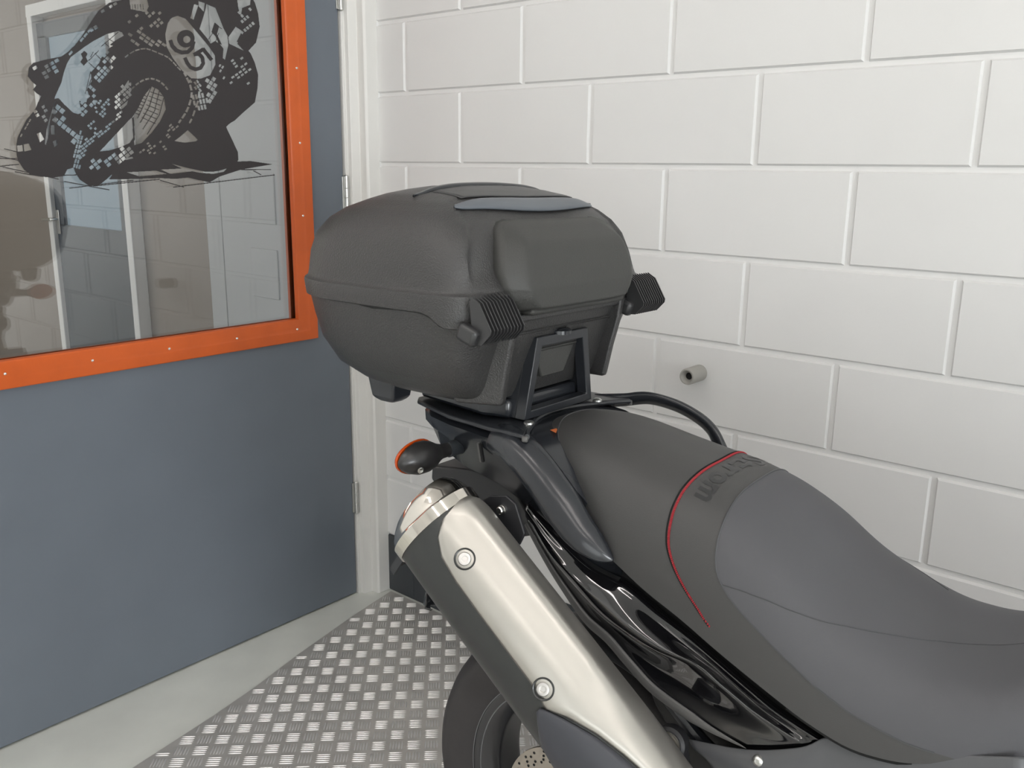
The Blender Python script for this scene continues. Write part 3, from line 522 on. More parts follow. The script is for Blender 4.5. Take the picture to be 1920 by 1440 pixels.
('B', [(-692.1, 1545.9), (-659.4, 1535.9), (-658.6, 1537.5), (-691.3, 1547.4)]),
('B', [(-710.6, 1543.1), (-699.9, 1540.0), (-699.2, 1541.5), (-709.9, 1544.7)]),
('B', [(-696.7, 1535.5), (-663.4, 1524.7), (-662.6, 1526.2), (-695.9, 1537.1)]),
('B', [(-714.5, 1535.8), (-703.8, 1532.6), (-703.0, 1534.2), (-713.7, 1537.4)]),
('B', [(-701.3, 1525.2), (-667.5, 1513.4), (-666.6, 1515.0), (-700.5, 1526.8)]),
('B', [(-718.3, 1528.5), (-707.7, 1525.3), (-706.9, 1526.9), (-717.6, 1530.1)]),
('B', [(-705.9, 1514.9), (-671.5, 1502.1), (-670.6, 1503.7), (-705.0, 1516.5)]),
('B', [(-722.2, 1521.2), (-711.5, 1518.0), (-710.8, 1519.5), (-721.4, 1522.8)]),
('B', [(-710.5, 1504.6), (-675.6, 1490.9), (-674.7, 1492.4), (-709.6, 1506.1)]),
('B', [(-726.0, 1513.9), (-715.4, 1510.7), (-714.6, 1512.2), (-725.2, 1515.5)]),
('B', [(-734.9, 1501.7), (-730.5, 1505.7), (-732.8, 1451.5), (-737.3, 1446.3)]),
('L', [(-852.3, 1384.2), (-851.9, 1385.5), (-844.1, 1391.0), (-840.1, 1385.3), (-840.5, 1384.1), (-848.3, 1378.6)]),
('L', [(-847.6, 1399.2), (-847.2, 1400.5), (-839.4, 1406.0), (-835.3, 1400.4), (-835.8, 1399.2), (-843.6, 1393.6)]),
('L', [(-842.1, 1391.5), (-841.7, 1392.8), (-833.8, 1398.3), (-829.8, 1392.7), (-830.2, 1391.4), (-838.0, 1385.8)]),
('L', [(-836.5, 1383.8), (-836.1, 1385.0), (-828.3, 1390.6), (-824.2, 1384.9), (-824.6, 1383.6), (-832.5, 1378.1)]),
('L', [(-831.8, 1398.9), (-831.3, 1400.1), (-823.5, 1405.7), (-819.4, 1400.0), (-819.8, 1398.8), (-827.7, 1393.2)]),
('L', [(-815.8, 1398.5), (-815.3, 1399.7), (-807.4, 1405.4), (-803.3, 1399.6), (-803.7, 1398.4), (-811.6, 1392.8)]),
('L', [(-810.1, 1390.7), (-809.7, 1391.9), (-801.7, 1397.5), (-797.5, 1391.8), (-798.0, 1390.6), (-806.0, 1384.9)]),
('L', [(-805.3, 1405.9), (-804.9, 1407.2), (-796.9, 1412.8), (-792.7, 1407.1), (-793.1, 1405.8), (-801.1, 1400.2)]),
('L', [(-794.8, 1413.4), (-794.3, 1414.6), (-786.3, 1420.3), (-782.1, 1414.6), (-782.5, 1413.3), (-790.6, 1407.6)]),
('L', [(-789.0, 1405.5), (-788.6, 1406.8), (-780.5, 1412.5), (-776.3, 1406.8), (-776.7, 1405.5), (-784.8, 1399.8)]),
('L', [(-783.2, 1397.7), (-782.8, 1399.0), (-774.7, 1404.6), (-770.5, 1398.9), (-770.9, 1397.6), (-779.0, 1391.9)]),
('L', [(-778.4, 1413.0), (-778.0, 1414.3), (-769.9, 1420.0), (-765.6, 1414.3), (-766.0, 1413.0), (-774.1, 1407.3)]),
('L', [(-772.6, 1405.2), (-772.1, 1406.5), (-764.0, 1412.2), (-759.7, 1406.4), (-760.1, 1405.1), (-768.3, 1399.4)]),
('L', [(-773.5, 1428.4), (-773.1, 1429.7), (-765.0, 1435.4), (-760.7, 1429.7), (-761.1, 1428.4), (-769.3, 1422.7)]),
('L', [(-767.7, 1420.6), (-767.3, 1421.9), (-759.1, 1427.6), (-754.8, 1421.9), (-755.2, 1420.6), (-763.4, 1414.9)]),
('L', [(-761.8, 1412.7), (-761.4, 1414.0), (-753.2, 1419.8), (-748.9, 1414.0), (-749.3, 1412.7), (-757.5, 1407.0)]),
('L', [(-756.9, 1428.2), (-756.5, 1429.5), (-748.3, 1435.2), (-744.0, 1429.5), (-744.4, 1428.2), (-752.6, 1422.4)]),
('L', [(-751.0, 1420.3), (-750.6, 1421.6), (-742.4, 1427.4), (-738.0, 1421.6), (-738.4, 1420.3), (-746.7, 1414.6)]),
('L', [(-725.1, 1421.3), (-724.7, 1422.1), (-719.4, 1425.5), (-717.2, 1422.2), (-717.5, 1421.5), (-722.9, 1418.1)]),
('L', [(-716.7, 1426.6), (-716.4, 1427.4), (-710.9, 1430.8), (-708.7, 1427.5), (-709.1, 1426.8), (-714.5, 1423.4)]),
('L', [(-704.4, 1426.3), (-704.0, 1427.0), (-698.6, 1430.4), (-696.3, 1427.2), (-696.7, 1426.4), (-702.2, 1423.0)]),
('L', [(-700.5, 1420.5), (-700.1, 1421.3), (-694.7, 1424.7), (-692.4, 1421.4), (-692.8, 1420.7), (-698.3, 1417.2)]),
('L', [(-703.7, 1443.0), (-703.4, 1443.7), (-697.9, 1447.2), (-695.7, 1443.9), (-696.0, 1443.2), (-701.5, 1439.7)]),
('L', [(-699.8, 1437.3), (-699.5, 1438.0), (-694.0, 1441.5), (-691.8, 1438.2), (-692.1, 1437.5), (-697.6, 1434.0)]),
('L', [(-695.9, 1431.6), (-695.6, 1432.3), (-690.1, 1435.8), (-687.8, 1432.5), (-688.2, 1431.8), (-693.7, 1428.3)]),
('L', [(-688.0, 1420.1), (-687.7, 1420.9), (-682.2, 1424.3), (-679.9, 1421.0), (-680.3, 1420.3), (-685.8, 1416.8)]),
('L', [(-687.4, 1437.0), (-687.0, 1437.7), (-681.5, 1441.2), (-679.2, 1437.9), (-679.6, 1437.1), (-685.1, 1433.7)]),
('L', [(-670.2, 1447.8), (-669.8, 1448.5), (-664.3, 1452.0), (-662.0, 1448.7), (-662.4, 1448.0), (-667.9, 1444.5)]),
('L', [(-662.2, 1436.3), (-661.8, 1437.0), (-656.2, 1440.5), (-653.9, 1437.2), (-654.3, 1436.5), (-659.9, 1433.0)]),
('L', [(-658.2, 1430.5), (-657.8, 1431.3), (-652.2, 1434.7), (-649.9, 1431.4), (-650.2, 1430.7), (-655.9, 1427.2)]),
('L', [(-594.5, 1753.9), (-573.2, 1749.6), (-548.6, 1726.0), (-515.1, 1692.3), (-496.9, 1669.4), (-497.0, 1647.1), (-514.5, 1619.3), (-542.8, 1608.5), (-568.4, 1607.3), (-592.2, 1623.5), (-615.9, 1651.9), (-630.2, 1677.0), (-631.1, 1707.3), (-621.7, 1735.1), (-607.8, 1748.6)]),
('B', [(-551.8, 1704.6), (-553.0, 1699.0), (-555.9, 1693.6), (-560.2, 1688.8), (-565.5, 1685.0), (-571.6, 1682.2), (-578.0, 1680.9), (-584.2, 1681.0), (-589.9, 1682.5), (-594.6, 1685.4), (-598.1, 1689.3), (-600.1, 1694.1), (-600.4, 1699.4), (-599.2, 1704.9), (-596.4, 1710.2), (-592.2, 1715.0), (-586.9, 1718.9), (-580.9, 1721.6), (-574.6, 1723.0), (-568.3, 1723.0), (-562.6, 1721.6), (-557.8, 1718.8), (-554.2, 1714.9), (-552.2, 1710.0)]),
('L', [(-563.7, 1701.4), (-564.2, 1699.1), (-565.4, 1696.9), (-567.2, 1695.0), (-569.4, 1693.4), (-571.9, 1692.2), (-574.5, 1691.7), (-577.1, 1691.7), (-579.4, 1692.3), (-581.4, 1693.5), (-582.8, 1695.1), (-583.6, 1697.1), (-583.8, 1699.3), (-583.3, 1701.6), (-582.1, 1703.8), (-580.4, 1705.8), (-578.2, 1707.4), (-575.7, 1708.5), (-573.1, 1709.1), (-570.5, 1709.0), (-568.1, 1708.4), (-566.2, 1707.3), (-564.7, 1705.7), (-563.9, 1703.7)]),
('B', [(-560.2, 1699.0), (-566.7, 1680.8), (-556.2, 1679.5), (-549.6, 1697.8)]),
('B', [(-563.5, 1685.3), (-578.2, 1672.7), (-571.3, 1666.5), (-556.5, 1679.1)]),
('B', [(-572.5, 1675.4), (-591.4, 1672.1), (-591.2, 1662.8), (-572.3, 1666.0)]),
('B', [(-586.4, 1671.9), (-604.4, 1676.7), (-609.2, 1667.6), (-591.3, 1662.8)]),
('B', [(-600.5, 1674.6), (-611.4, 1685.2), (-619.9, 1678.3), (-609.1, 1667.6)]),
('B', [(-609.4, 1682.0), (-614.1, 1696.2), (-624.3, 1692.1), (-619.7, 1677.9)]),
('B', [(-502.5, 1660.3), (-526.6, 1686.4), (-535.4, 1680.0), (-511.5, 1653.9)]),
('B', [(-530.9, 1685.5), (-559.8, 1668.7), (-555.1, 1661.4), (-526.1, 1678.2)]),
('B', [(-557.3, 1661.7), (-541.1, 1664.7), (-541.6, 1673.7), (-557.8, 1670.6)]),
('B', [(-547.5, 1666.2), (-536.8, 1656.6), (-528.5, 1663.5), (-539.3, 1673.2)]),
('B', [(-538.9, 1660.7), (-537.5, 1644.5), (-526.9, 1646.6), (-528.2, 1663.0)]),
('B', [(-536.0, 1649.5), (-545.9, 1635.8), (-537.1, 1631.9), (-527.1, 1645.7)]),
('B', [(-540.6, 1639.5), (-556.9, 1634.3), (-554.8, 1625.8), (-538.4, 1630.9)]),
('B', [(-551.2, 1634.5), (-568.1, 1639.1), (-572.6, 1630.3), (-555.8, 1625.7)]),
('B', [(-564.1, 1636.6), (-573.6, 1647.8), (-582.4, 1641.7), (-572.9, 1630.5)]),
('B', [(-572.0, 1645.2), (-577.7, 1658.8), (-587.5, 1654.4), (-581.8, 1640.8)]),
('L', [(-512.0, 1792.1), (-486.7, 1785.8), (-476.1, 1761.4), (-466.9, 1739.1), (-455.7, 1720.7), (-455.7, 1698.3), (-467.8, 1661.5), (-474.3, 1664.9), (-470.5, 1689.0), (-481.3, 1699.7), (-494.2, 1704.9), (-507.1, 1697.0), (-514.0, 1706.7), (-536.4, 1729.3), (-523.7, 1758.2), (-514.3, 1782.3)]),
('B', [(-491.6, 1750.5), (-479.1, 1742.9), (-486.8, 1722.6), (-474.6, 1697.7), (-483.8, 1699.4), (-491.8, 1716.8), (-502.6, 1726.0)]),
('B', [(-456.9, 1720.4), (-454.0, 1694.4), (-451.6, 1694.9), (-454.5, 1721.0)]),
('B', [(-511.7, 1706.5), (-496.5, 1726.3), (-498.0, 1726.9), (-513.2, 1707.2)]),
('B', [(-492.0, 1702.2), (-481.0, 1725.5), (-482.7, 1725.9), (-493.7, 1702.6)]),
('B', [(-481.3, 1740.7), (-472.3, 1736.5), (-471.1, 1738.0), (-480.1, 1742.1)]),
('L', [(-559.8, 1752.5), (-546.7, 1786.9), (-535.0, 1785.9), (-551.1, 1749.8)]),
('L', [(-534.2, 1796.1), (-516.4, 1793.4), (-521.1, 1772.5), (-533.7, 1783.6)]),
('L', [(-430.0, 1747.2), (-406.6, 1736.0), (-428.1, 1705.1), (-409.8, 1689.6), (-452.2, 1702.6), (-454.3, 1718.2)]),
('B', [(-414.9, 1733.1), (-408.8, 1728.4), (-424.7, 1708.1), (-429.4, 1710.3)]),
('L', [(-420.6, 1813.9), (-379.7, 1822.1), (-382.3, 1807.2), (-407.4, 1796.0), (-412.0, 1775.7), (-418.8, 1793.3)]),
('L', [(-717.0, 1783.5), (-673.7, 1789.5), (-669.0, 1766.0), (-677.1, 1751.6), (-715.8, 1753.9)]),
('B', [(-711.3, 1765.2), (-711.1, 1753.3), (-709.9, 1753.5), (-710.1, 1765.4)]),
('B', [(-704.6, 1766.1), (-704.4, 1754.1), (-703.2, 1754.4), (-703.4, 1766.3)]),
('B', [(-697.9, 1767.0), (-697.6, 1755.0), (-696.4, 1755.3), (-696.7, 1767.2)]),
('B', [(-691.1, 1767.8), (-690.8, 1755.9), (-689.6, 1756.1), (-689.9, 1768.1)]),
('B', [(-684.3, 1768.7), (-684.0, 1756.7), (-682.8, 1757.0), (-683.1, 1769.0)]),
('L', [(-589.1, 1479.4), (-575.0, 1467.9), (-562.9, 1456.3), (-568.0, 1452.2), (-599.1, 1447.9), (-628.3, 1451.2), (-611.2, 1462.8)]),
('L', [(-739.1, 1641.3), (-728.5, 1649.2), (-730.3, 1651.3), (-740.8, 1643.4)]),
('L', [(-726.3, 1650.8), (-714.7, 1657.9), (-716.1, 1660.2), (-727.7, 1653.1)]),
('L', [(-712.5, 1659.0), (-701.1, 1663.1), (-701.8, 1665.9), (-713.2, 1661.8)]),
('L', [(-698.8, 1663.8), (-686.4, 1666.0), (-686.4, 1669.0), (-698.9, 1666.7)]),
('L', [(-684.4, 1666.2), (-673.3, 1664.3), (-672.1, 1667.2), (-683.1, 1669.2)]),
('L', [(-670.8, 1663.8), (-657.5, 1660.0), (-656.0, 1662.9), (-669.3, 1666.6)]),
('L', [(-654.6, 1659.1), (-641.1, 1655.3), (-639.5, 1658.2), (-653.0, 1662.0)]),
('L', [(-638.5, 1654.5), (-629.5, 1651.2), (-627.8, 1654.1), (-636.8, 1657.3)]),
('L', [(-628.0, 1650.4), (-619.3, 1642.9), (-616.6, 1645.3), (-625.4, 1652.8)]),
('L', [(-617.4, 1641.3), (-608.7, 1632.7), (-605.9, 1634.9), (-614.6, 1643.5)]),
('L', [(-606.7, 1630.8), (-597.8, 1623.2), (-595.1, 1625.6), (-604.0, 1633.2)]),
('L', [(-738.3, 1558.1), (-731.6, 1565.9), (-734.9, 1568.0), (-741.5, 1560.3)]),
('L', [(-729.3, 1568.4), (-720.6, 1576.3), (-723.5, 1578.9), (-732.1, 1571.0)]),
('L', [(-717.8, 1578.8), (-709.2, 1584.9), (-711.6, 1587.9), (-720.2, 1581.8)]),
('L', [(-706.4, 1586.8), (-695.8, 1592.1), (-697.5, 1595.6), (-708.1, 1590.2)]),
('L', [(-692.7, 1593.6), (-682.2, 1596.2), (-682.8, 1600.1), (-693.2, 1597.5)]),
('L', [(-679.5, 1596.8), (-669.3, 1595.7), (-668.0, 1599.7), (-678.2, 1600.8)]),
('L', [(-666.2, 1595.2), (-656.2, 1591.3), (-653.8, 1595.1), (-663.9, 1599.0)]),
('L', [(-653.4, 1590.0), (-645.6, 1583.1), (-642.1, 1586.2), (-649.9, 1593.1)]),
('L', [(-643.2, 1580.8), (-637.5, 1573.7), (-633.6, 1576.4), (-639.4, 1583.5)]),
('L', [(-590.3, 1619.2), (-585.5, 1609.8), (-580.0, 1612.5), (-584.9, 1621.9)]),
('L', [(-584.0, 1606.6), (-578.2, 1594.3), (-572.6, 1596.9), (-578.4, 1609.2)]),
('L', [(-576.7, 1590.7), (-573.3, 1577.1), (-567.4, 1578.9), (-570.8, 1592.5)]),
('L', [(-572.7, 1573.9), (-576.1, 1559.8), (-570.2, 1559.4), (-566.8, 1573.5)]),
('L', [(-577.3, 1555.7), (-582.9, 1541.5), (-577.3, 1540.3), (-571.6, 1554.6)]),
('L', [(-584.6, 1537.6), (-592.4, 1525.3), (-587.3, 1523.2), (-579.5, 1535.5)]),
('L', [(-594.8, 1521.7), (-604.8, 1509.3), (-600.1, 1506.6), (-590.1, 1519.0)]),
('L', [(-607.6, 1505.8), (-615.0, 1497.6), (-610.6, 1494.6), (-603.2, 1502.9)]),
('L', [(-551.2, 1577.5), (-554.5, 1561.0), (-549.1, 1560.8), (-545.8, 1577.3)]),
('L', [(-556.3, 1554.0), (-563.8, 1537.3), (-558.8, 1536.0), (-551.2, 1552.8)]),
('L', [(-567.2, 1530.0), (-574.6, 1515.1), (-569.6, 1513.7), (-562.2, 1528.6)]),
('L', [(-577.7, 1509.0), (-584.8, 1497.7), (-580.2, 1495.8), (-573.0, 1507.0)]),
('L', [(-571.9, 1605.0), (-570.9, 1604.6), (-566.3, 1598.6), (-570.5, 1595.9), (-571.4, 1596.3), (-576.0, 1602.2)]),
('L', [(-552.7, 1605.3), (-551.7, 1605.0), (-547.1, 1599.0), (-551.3, 1596.2), (-552.3, 1596.6), (-556.9, 1602.6)]),
('L', [(-559.2, 1601.1), (-558.2, 1600.8), (-553.6, 1594.8), (-557.8, 1592.0), (-558.8, 1592.4), (-563.4, 1598.4)]),
('L', [(-546.4, 1597.3), (-545.5, 1596.9), (-540.8, 1590.9), (-545.0, 1588.1), (-546.0, 1588.5), (-550.7, 1594.5)]),
('L', [(-553.0, 1593.0), (-552.0, 1592.7), (-547.3, 1586.6), (-551.5, 1583.9), (-552.5, 1584.3), (-557.2, 1590.3)]),
('L', [(-559.4, 1588.8), (-558.5, 1588.5), (-553.8, 1582.4), (-558.0, 1579.7), (-559.0, 1580.1), (-563.6, 1586.1)]),
('L', [(-546.7, 1584.9), (-545.7, 1584.5), (-541.0, 1578.5), (-545.2, 1575.8), (-546.2, 1576.1), (-550.9, 1582.2)]),
('L', [(-538.4, 1574.3), (-537.5, 1573.3), (-535.7, 1562.7), (-541.5, 1561.3), (-542.3, 1562.3), (-544.1, 1572.9)]),
('L', [(-547.5, 1572.1), (-546.6, 1571.0), (-544.9, 1560.5), (-550.6, 1559.1), (-551.4, 1560.1), (-553.2, 1570.7)]),
('L', [(-556.5, 1569.8), (-555.7, 1568.8), (-553.9, 1558.3), (-559.6, 1556.9), (-560.4, 1557.9), (-562.2, 1568.4)]),
('L', [(-565.5, 1567.6), (-564.7, 1566.6), (-562.9, 1556.1), (-568.6, 1554.8), (-569.4, 1555.8), (-571.2, 1566.2)]),
('L', [(-526.8, 1562.5), (-526.0, 1561.4), (-524.1, 1550.8), (-529.9, 1549.4), (-530.8, 1550.4), (-532.6, 1561.1)]),
('L', [(-536.0, 1560.2), (-535.1, 1559.2), (-533.3, 1548.6), (-539.1, 1547.2), (-539.9, 1548.3), (-541.7, 1558.9)]),
('L', [(-545.1, 1558.0), (-544.3, 1557.0), (-542.5, 1546.4), (-548.2, 1545.1), (-549.0, 1546.1), (-550.8, 1556.7)]),
('L', [(-563.2, 1553.7), (-562.4, 1552.7), (-560.6, 1542.1), (-566.3, 1540.8), (-567.1, 1541.8), (-568.8, 1552.3)]),
('L', [(-533.6, 1546.1), (-532.7, 1545.1), (-530.9, 1534.5), (-536.7, 1533.1), (-537.5, 1534.1), (-539.3, 1544.8)]),
('L', [(-542.7, 1544.0), (-541.9, 1543.0), (-540.1, 1532.3), (-545.8, 1531.0), (-546.6, 1532.0), (-548.4, 1542.6)]),
('L', [(-551.8, 1541.8), (-551.0, 1540.8), (-549.2, 1530.2), (-554.9, 1528.9), (-555.7, 1529.9), (-557.5, 1540.5)]),
('L', [(-527.5, 1587.7), (-527.7, 1589.0), (-521.9, 1596.6), (-513.7, 1592.7), (-513.5, 1591.4), (-519.3, 1583.7)]),
('L', [(-516.8, 1582.4), (-517.0, 1583.7), (-511.2, 1591.4), (-502.9, 1587.4), (-502.7, 1586.1), (-508.6, 1578.4)]),
('L', [(-530.4, 1602.9), (-530.7, 1604.1), (-524.9, 1611.8), (-516.7, 1607.9), (-516.5, 1606.6), (-522.3, 1598.9)]),
('L', [(-519.8, 1597.7), (-520.0, 1599.0), (-514.2, 1606.7), (-506.0, 1602.7), (-505.7, 1601.4), (-511.6, 1593.8)]),
('L', [(-509.1, 1592.5), (-509.3, 1593.8), (-503.4, 1601.5), (-495.2, 1597.5), (-494.9, 1596.2), (-500.8, 1588.5)]),
('L', [(-512.1, 1607.8), (-512.3, 1609.1), (-506.5, 1616.8), (-498.2, 1612.9), (-498.0, 1611.6), (-503.9, 1603.8)]),
('L', [(-527.5, 1551.8), (-527.6, 1553.1), (-521.4, 1561.3), (-513.7, 1557.5), (-513.6, 1556.2), (-519.9, 1548.0)]),
('L', [(-529.4, 1567.4), (-529.5, 1568.7), (-523.3, 1576.9), (-515.7, 1573.1), (-515.5, 1571.8), (-521.8, 1563.6)]),
('L', [(-519.3, 1562.4), (-519.5, 1563.7), (-513.2, 1571.9), (-505.5, 1568.2), (-505.4, 1566.8), (-511.7, 1558.6)]),
('L', [(-511.1, 1573.0), (-511.3, 1574.4), (-505.0, 1582.6), (-497.3, 1578.8), (-497.1, 1577.5), (-503.5, 1569.3)]),
('L', [(-650.9, 1464.0), (-650.5, 1464.8), (-643.9, 1469.7), (-641.4, 1466.9), (-641.9, 1466.1), (-648.5, 1461.2)]),
('L', [(-646.7, 1459.1), (-646.2, 1460.0), (-639.7, 1464.9), (-637.2, 1462.1), (-637.7, 1461.2), (-644.3, 1456.3)]),
('L', [(-645.7, 1475.8), (-645.3, 1476.7), (-638.7, 1481.5), (-636.2, 1478.8), (-636.7, 1477.9), (-643.3, 1473.0)]),
('L', [(-640.5, 1487.6), (-640.1, 1488.5), (-633.5, 1493.4), (-631.0, 1490.6), (-631.5, 1489.8), (-638.1, 1484.9)]),
('L', [(-636.3, 1482.8), (-635.8, 1483.7), (-629.2, 1488.6), (-626.7, 1485.8), (-627.2, 1485.0), (-633.8, 1480.0)]),
('L', [(-632.0, 1478.0), (-631.6, 1478.9), (-624.9, 1483.8), (-622.5, 1481.0), (-622.9, 1480.1), (-629.6, 1475.2)]),
('L', [(-622.5, 1485.1), (-622.0, 1485.9), (-615.4, 1490.9), (-612.9, 1488.1), (-613.4, 1487.2), (-620.0, 1482.3)]),
('L', [(-957.4, 1600.1), (-956.8, 1601.3), (-948.9, 1606.2), (-946.2, 1600.8), (-946.8, 1599.7), (-954.8, 1594.8)]),
('L', [(-938.2, 1590.9), (-937.6, 1592.1), (-929.6, 1597.0), (-926.8, 1591.6), (-927.4, 1590.5), (-935.5, 1585.5)]),
('L', [(-934.1, 1582.8), (-933.5, 1584.0), (-925.5, 1588.9), (-922.7, 1583.5), (-923.3, 1582.3), (-931.4, 1577.4)]),
('L', [(-931.0, 1605.9), (-930.4, 1607.1), (-922.3, 1612.0), (-919.6, 1606.6), (-920.2, 1605.5), (-928.2, 1600.5)]),
('L', [(-926.9, 1597.9), (-926.3, 1599.0), (-918.2, 1604.0), (-915.4, 1598.5), (-916.0, 1597.4), (-924.2, 1592.5)]),
('L', [(-919.6, 1612.9), (-919.0, 1614.0), (-910.9, 1619.0), (-908.1, 1613.7), (-908.7, 1612.5), (-916.9, 1607.5)]),
('L', [(-915.5, 1604.8), (-914.9, 1606.0), (-906.8, 1611.0), (-904.0, 1605.5), (-904.6, 1604.4), (-912.7, 1599.4)]),
('L', [(-911.4, 1596.7), (-910.8, 1597.9), (-902.6, 1602.8), (-899.8, 1597.4), (-900.4, 1596.2), (-908.6, 1591.3)]),
('L', [(-908.2, 1619.9), (-907.6, 1621.1), (-899.4, 1626.1), (-896.6, 1620.7), (-897.2, 1619.5), (-905.4, 1614.5)]),
('L', [(-874.8, 1636.4), (-874.3, 1637.6), (-867.1, 1645.6), (-863.8, 1643.1), (-864.3, 1641.9), (-871.5, 1633.9)]),
('L', [(-845.7, 1668.6), (-845.3, 1669.8), (-837.9, 1677.9), (-834.6, 1675.4), (-835.1, 1674.2), (-842.4, 1666.1)]),
('L', [(-836.0, 1679.4), (-835.5, 1680.6), (-828.1, 1688.8), (-824.8, 1686.3), (-825.2, 1685.1), (-832.6, 1676.9)]),
('L', [(-826.1, 1690.3), (-825.7, 1691.4), (-818.3, 1699.7), (-814.9, 1697.2), (-815.4, 1696.0), (-822.8, 1687.8)]),
('L', [(-789.9, 1739.9), (-789.4, 1740.8), (-782.0, 1745.5), (-779.6, 1741.2), (-780.1, 1740.2), (-787.5, 1735.6)]),
('L', [(-768.9, 1753.1), (-768.3, 1754.1), (-760.9, 1758.7), (-758.4, 1754.5), (-759.0, 1753.5), (-766.4, 1748.8)]),
('L', [(-758.3, 1759.7), (-757.7, 1760.7), (-750.3, 1765.4), (-747.8, 1761.2), (-748.3, 1760.2), (-755.8, 1755.5)]),
('L', [(-821.0, 1696.3), (-820.6, 1697.4), (-813.4, 1701.9), (-810.0, 1695.9), (-810.5, 1694.8), (-817.7, 1690.3)]),
('L', [(-810.7, 1702.7), (-810.3, 1703.9), (-803.0, 1708.4), (-799.6, 1702.4), (-800.1, 1701.2), (-807.4, 1696.7)]),
('L', [(-726.5, 1723.5), (-726.3, 1724.5), (-720.1, 1729.5), (-716.5, 1725.6), (-716.8, 1724.6), (-722.9, 1719.6)]),
('L', [(-697.9, 1711.6), (-697.6, 1712.6), (-691.4, 1717.7), (-687.6, 1713.8), (-687.9, 1712.8), (-694.2, 1707.7)]),
('L', [(-706.7, 1739.7), (-706.5, 1740.7), (-700.3, 1745.8), (-696.6, 1741.9), (-696.9, 1740.9), (-703.1, 1735.9)]),
('L', [(-671.3, 1721.3), (-671.0, 1722.3), (-664.7, 1727.4), (-660.9, 1723.5), (-661.2, 1722.5), (-667.5, 1717.3)]),
('L', [(-680.4, 1749.6), (-680.1, 1750.6), (-673.9, 1755.7), (-670.1, 1751.8), (-670.4, 1750.8), (-676.7, 1745.7)]),
('L', [(-674.0, 1742.9), (-673.7, 1743.9), (-667.4, 1749.1), (-663.6, 1745.2), (-663.9, 1744.2), (-670.2, 1739.0)]),
('L', [(-661.1, 1729.5), (-660.8, 1730.6), (-654.5, 1735.7), (-650.6, 1731.8), (-650.9, 1730.7), (-657.3, 1725.6)]),
('L', [(-654.6, 1722.8), (-654.3, 1723.8), (-647.9, 1729.0), (-644.1, 1725.0), (-644.4, 1724.0), (-650.7, 1718.8)]),
('L', [(-663.8, 1751.2), (-663.6, 1752.2), (-657.2, 1757.4), (-653.4, 1753.5), (-653.7, 1752.5), (-660.1, 1747.3)]),
('L', [(-650.8, 1737.9), (-650.6, 1738.9), (-644.2, 1744.0), (-640.3, 1740.1), (-640.6, 1739.1), (-647.0, 1733.9)]),
('L', [(-644.3, 1731.1), (-644.0, 1732.1), (-637.6, 1737.3), (-633.7, 1733.3), (-634.0, 1732.3), (-640.4, 1727.1)]),
('L', [(-647.1, 1752.9), (-646.8, 1753.9), (-640.4, 1759.1), (-636.6, 1755.2), (-636.9, 1754.2), (-643.3, 1749.0)]),
('L', [(-616.8, 1741.1), (-616.5, 1742.1), (-610.0, 1747.3), (-606.1, 1743.4), (-606.4, 1742.3), (-612.9, 1737.1)]),
('L', [(-724.9, 1700.1), (-723.6, 1700.1), (-715.7, 1695.7), (-719.6, 1690.8), (-720.9, 1690.8), (-728.8, 1695.2)]),
('L', [(-701.9, 1709.2), (-700.6, 1709.3), (-692.5, 1704.9), (-696.4, 1699.9), (-697.8, 1699.9), (-705.8, 1704.3)]),
('L', [(-720.1, 1686.4), (-718.8, 1686.5), (-710.8, 1682.0), (-714.7, 1677.1), (-716.0, 1677.1), (-724.0, 1681.6)]),
('L', [(-690.8, 1703.2), (-689.5, 1703.2), (-681.4, 1698.7), (-685.3, 1693.8), (-686.7, 1693.8), (-694.8, 1698.2)]),
('L', [(-696.9, 1695.5), (-695.6, 1695.6), (-687.5, 1691.1), (-691.5, 1686.2), (-692.8, 1686.1), (-700.9, 1690.6)]),
('L', [(-709.1, 1680.3), (-707.8, 1680.3), (-699.8, 1675.8), (-703.7, 1670.9), (-705.0, 1670.9), (-713.0, 1675.4)]),
('L', [(-679.7, 1697.0), (-678.3, 1697.1), (-670.1, 1692.6), (-674.1, 1687.6), (-675.5, 1687.6), (-683.6, 1692.1)]),
('L', [(-685.8, 1689.3), (-684.5, 1689.4), (-676.3, 1684.9), (-680.3, 1679.9), (-681.6, 1679.9), (-689.8, 1684.4)]),
('L', [(-668.4, 1690.8), (-667.0, 1690.9), (-658.8, 1686.3), (-662.8, 1681.4), (-664.2, 1681.3), (-672.4, 1685.9)]),
('L', [(-674.6, 1683.1), (-673.3, 1683.2), (-665.0, 1678.6), (-669.0, 1673.7), (-670.4, 1673.6), (-678.6, 1678.2)]),
('L', [(-650.8, 1692.3), (-649.4, 1692.4), (-641.0, 1687.8), (-645.1, 1682.8), (-646.5, 1682.8), (-654.8, 1687.4)]),
('L', [(-657.0, 1684.6), (-655.7, 1684.6), (-647.3, 1680.1), (-651.4, 1675.1), (-652.7, 1675.0), (-661.1, 1679.6)]),
('L', [(-639.3, 1686.1), (-637.9, 1686.1), (-629.4, 1681.5), (-633.5, 1676.5), (-634.9, 1676.5), (-643.3, 1681.1)]),
('L', [(-458.9, 1604.4), (-458.5, 1605.4), (-451.2, 1610.0), (-448.2, 1606.3), (-448.7, 1605.4), (-456.0, 1600.8)]),
('L', [(-452.8, 1618.6), (-452.3, 1619.5), (-445.0, 1624.2), (-442.0, 1620.5), (-442.5, 1619.6), (-449.8, 1615.0)]),
('L', [(-441.1, 1626.0), (-440.6, 1627.0), (-433.2, 1631.6), (-430.2, 1628.0), (-430.7, 1627.1), (-438.1, 1622.4)]),
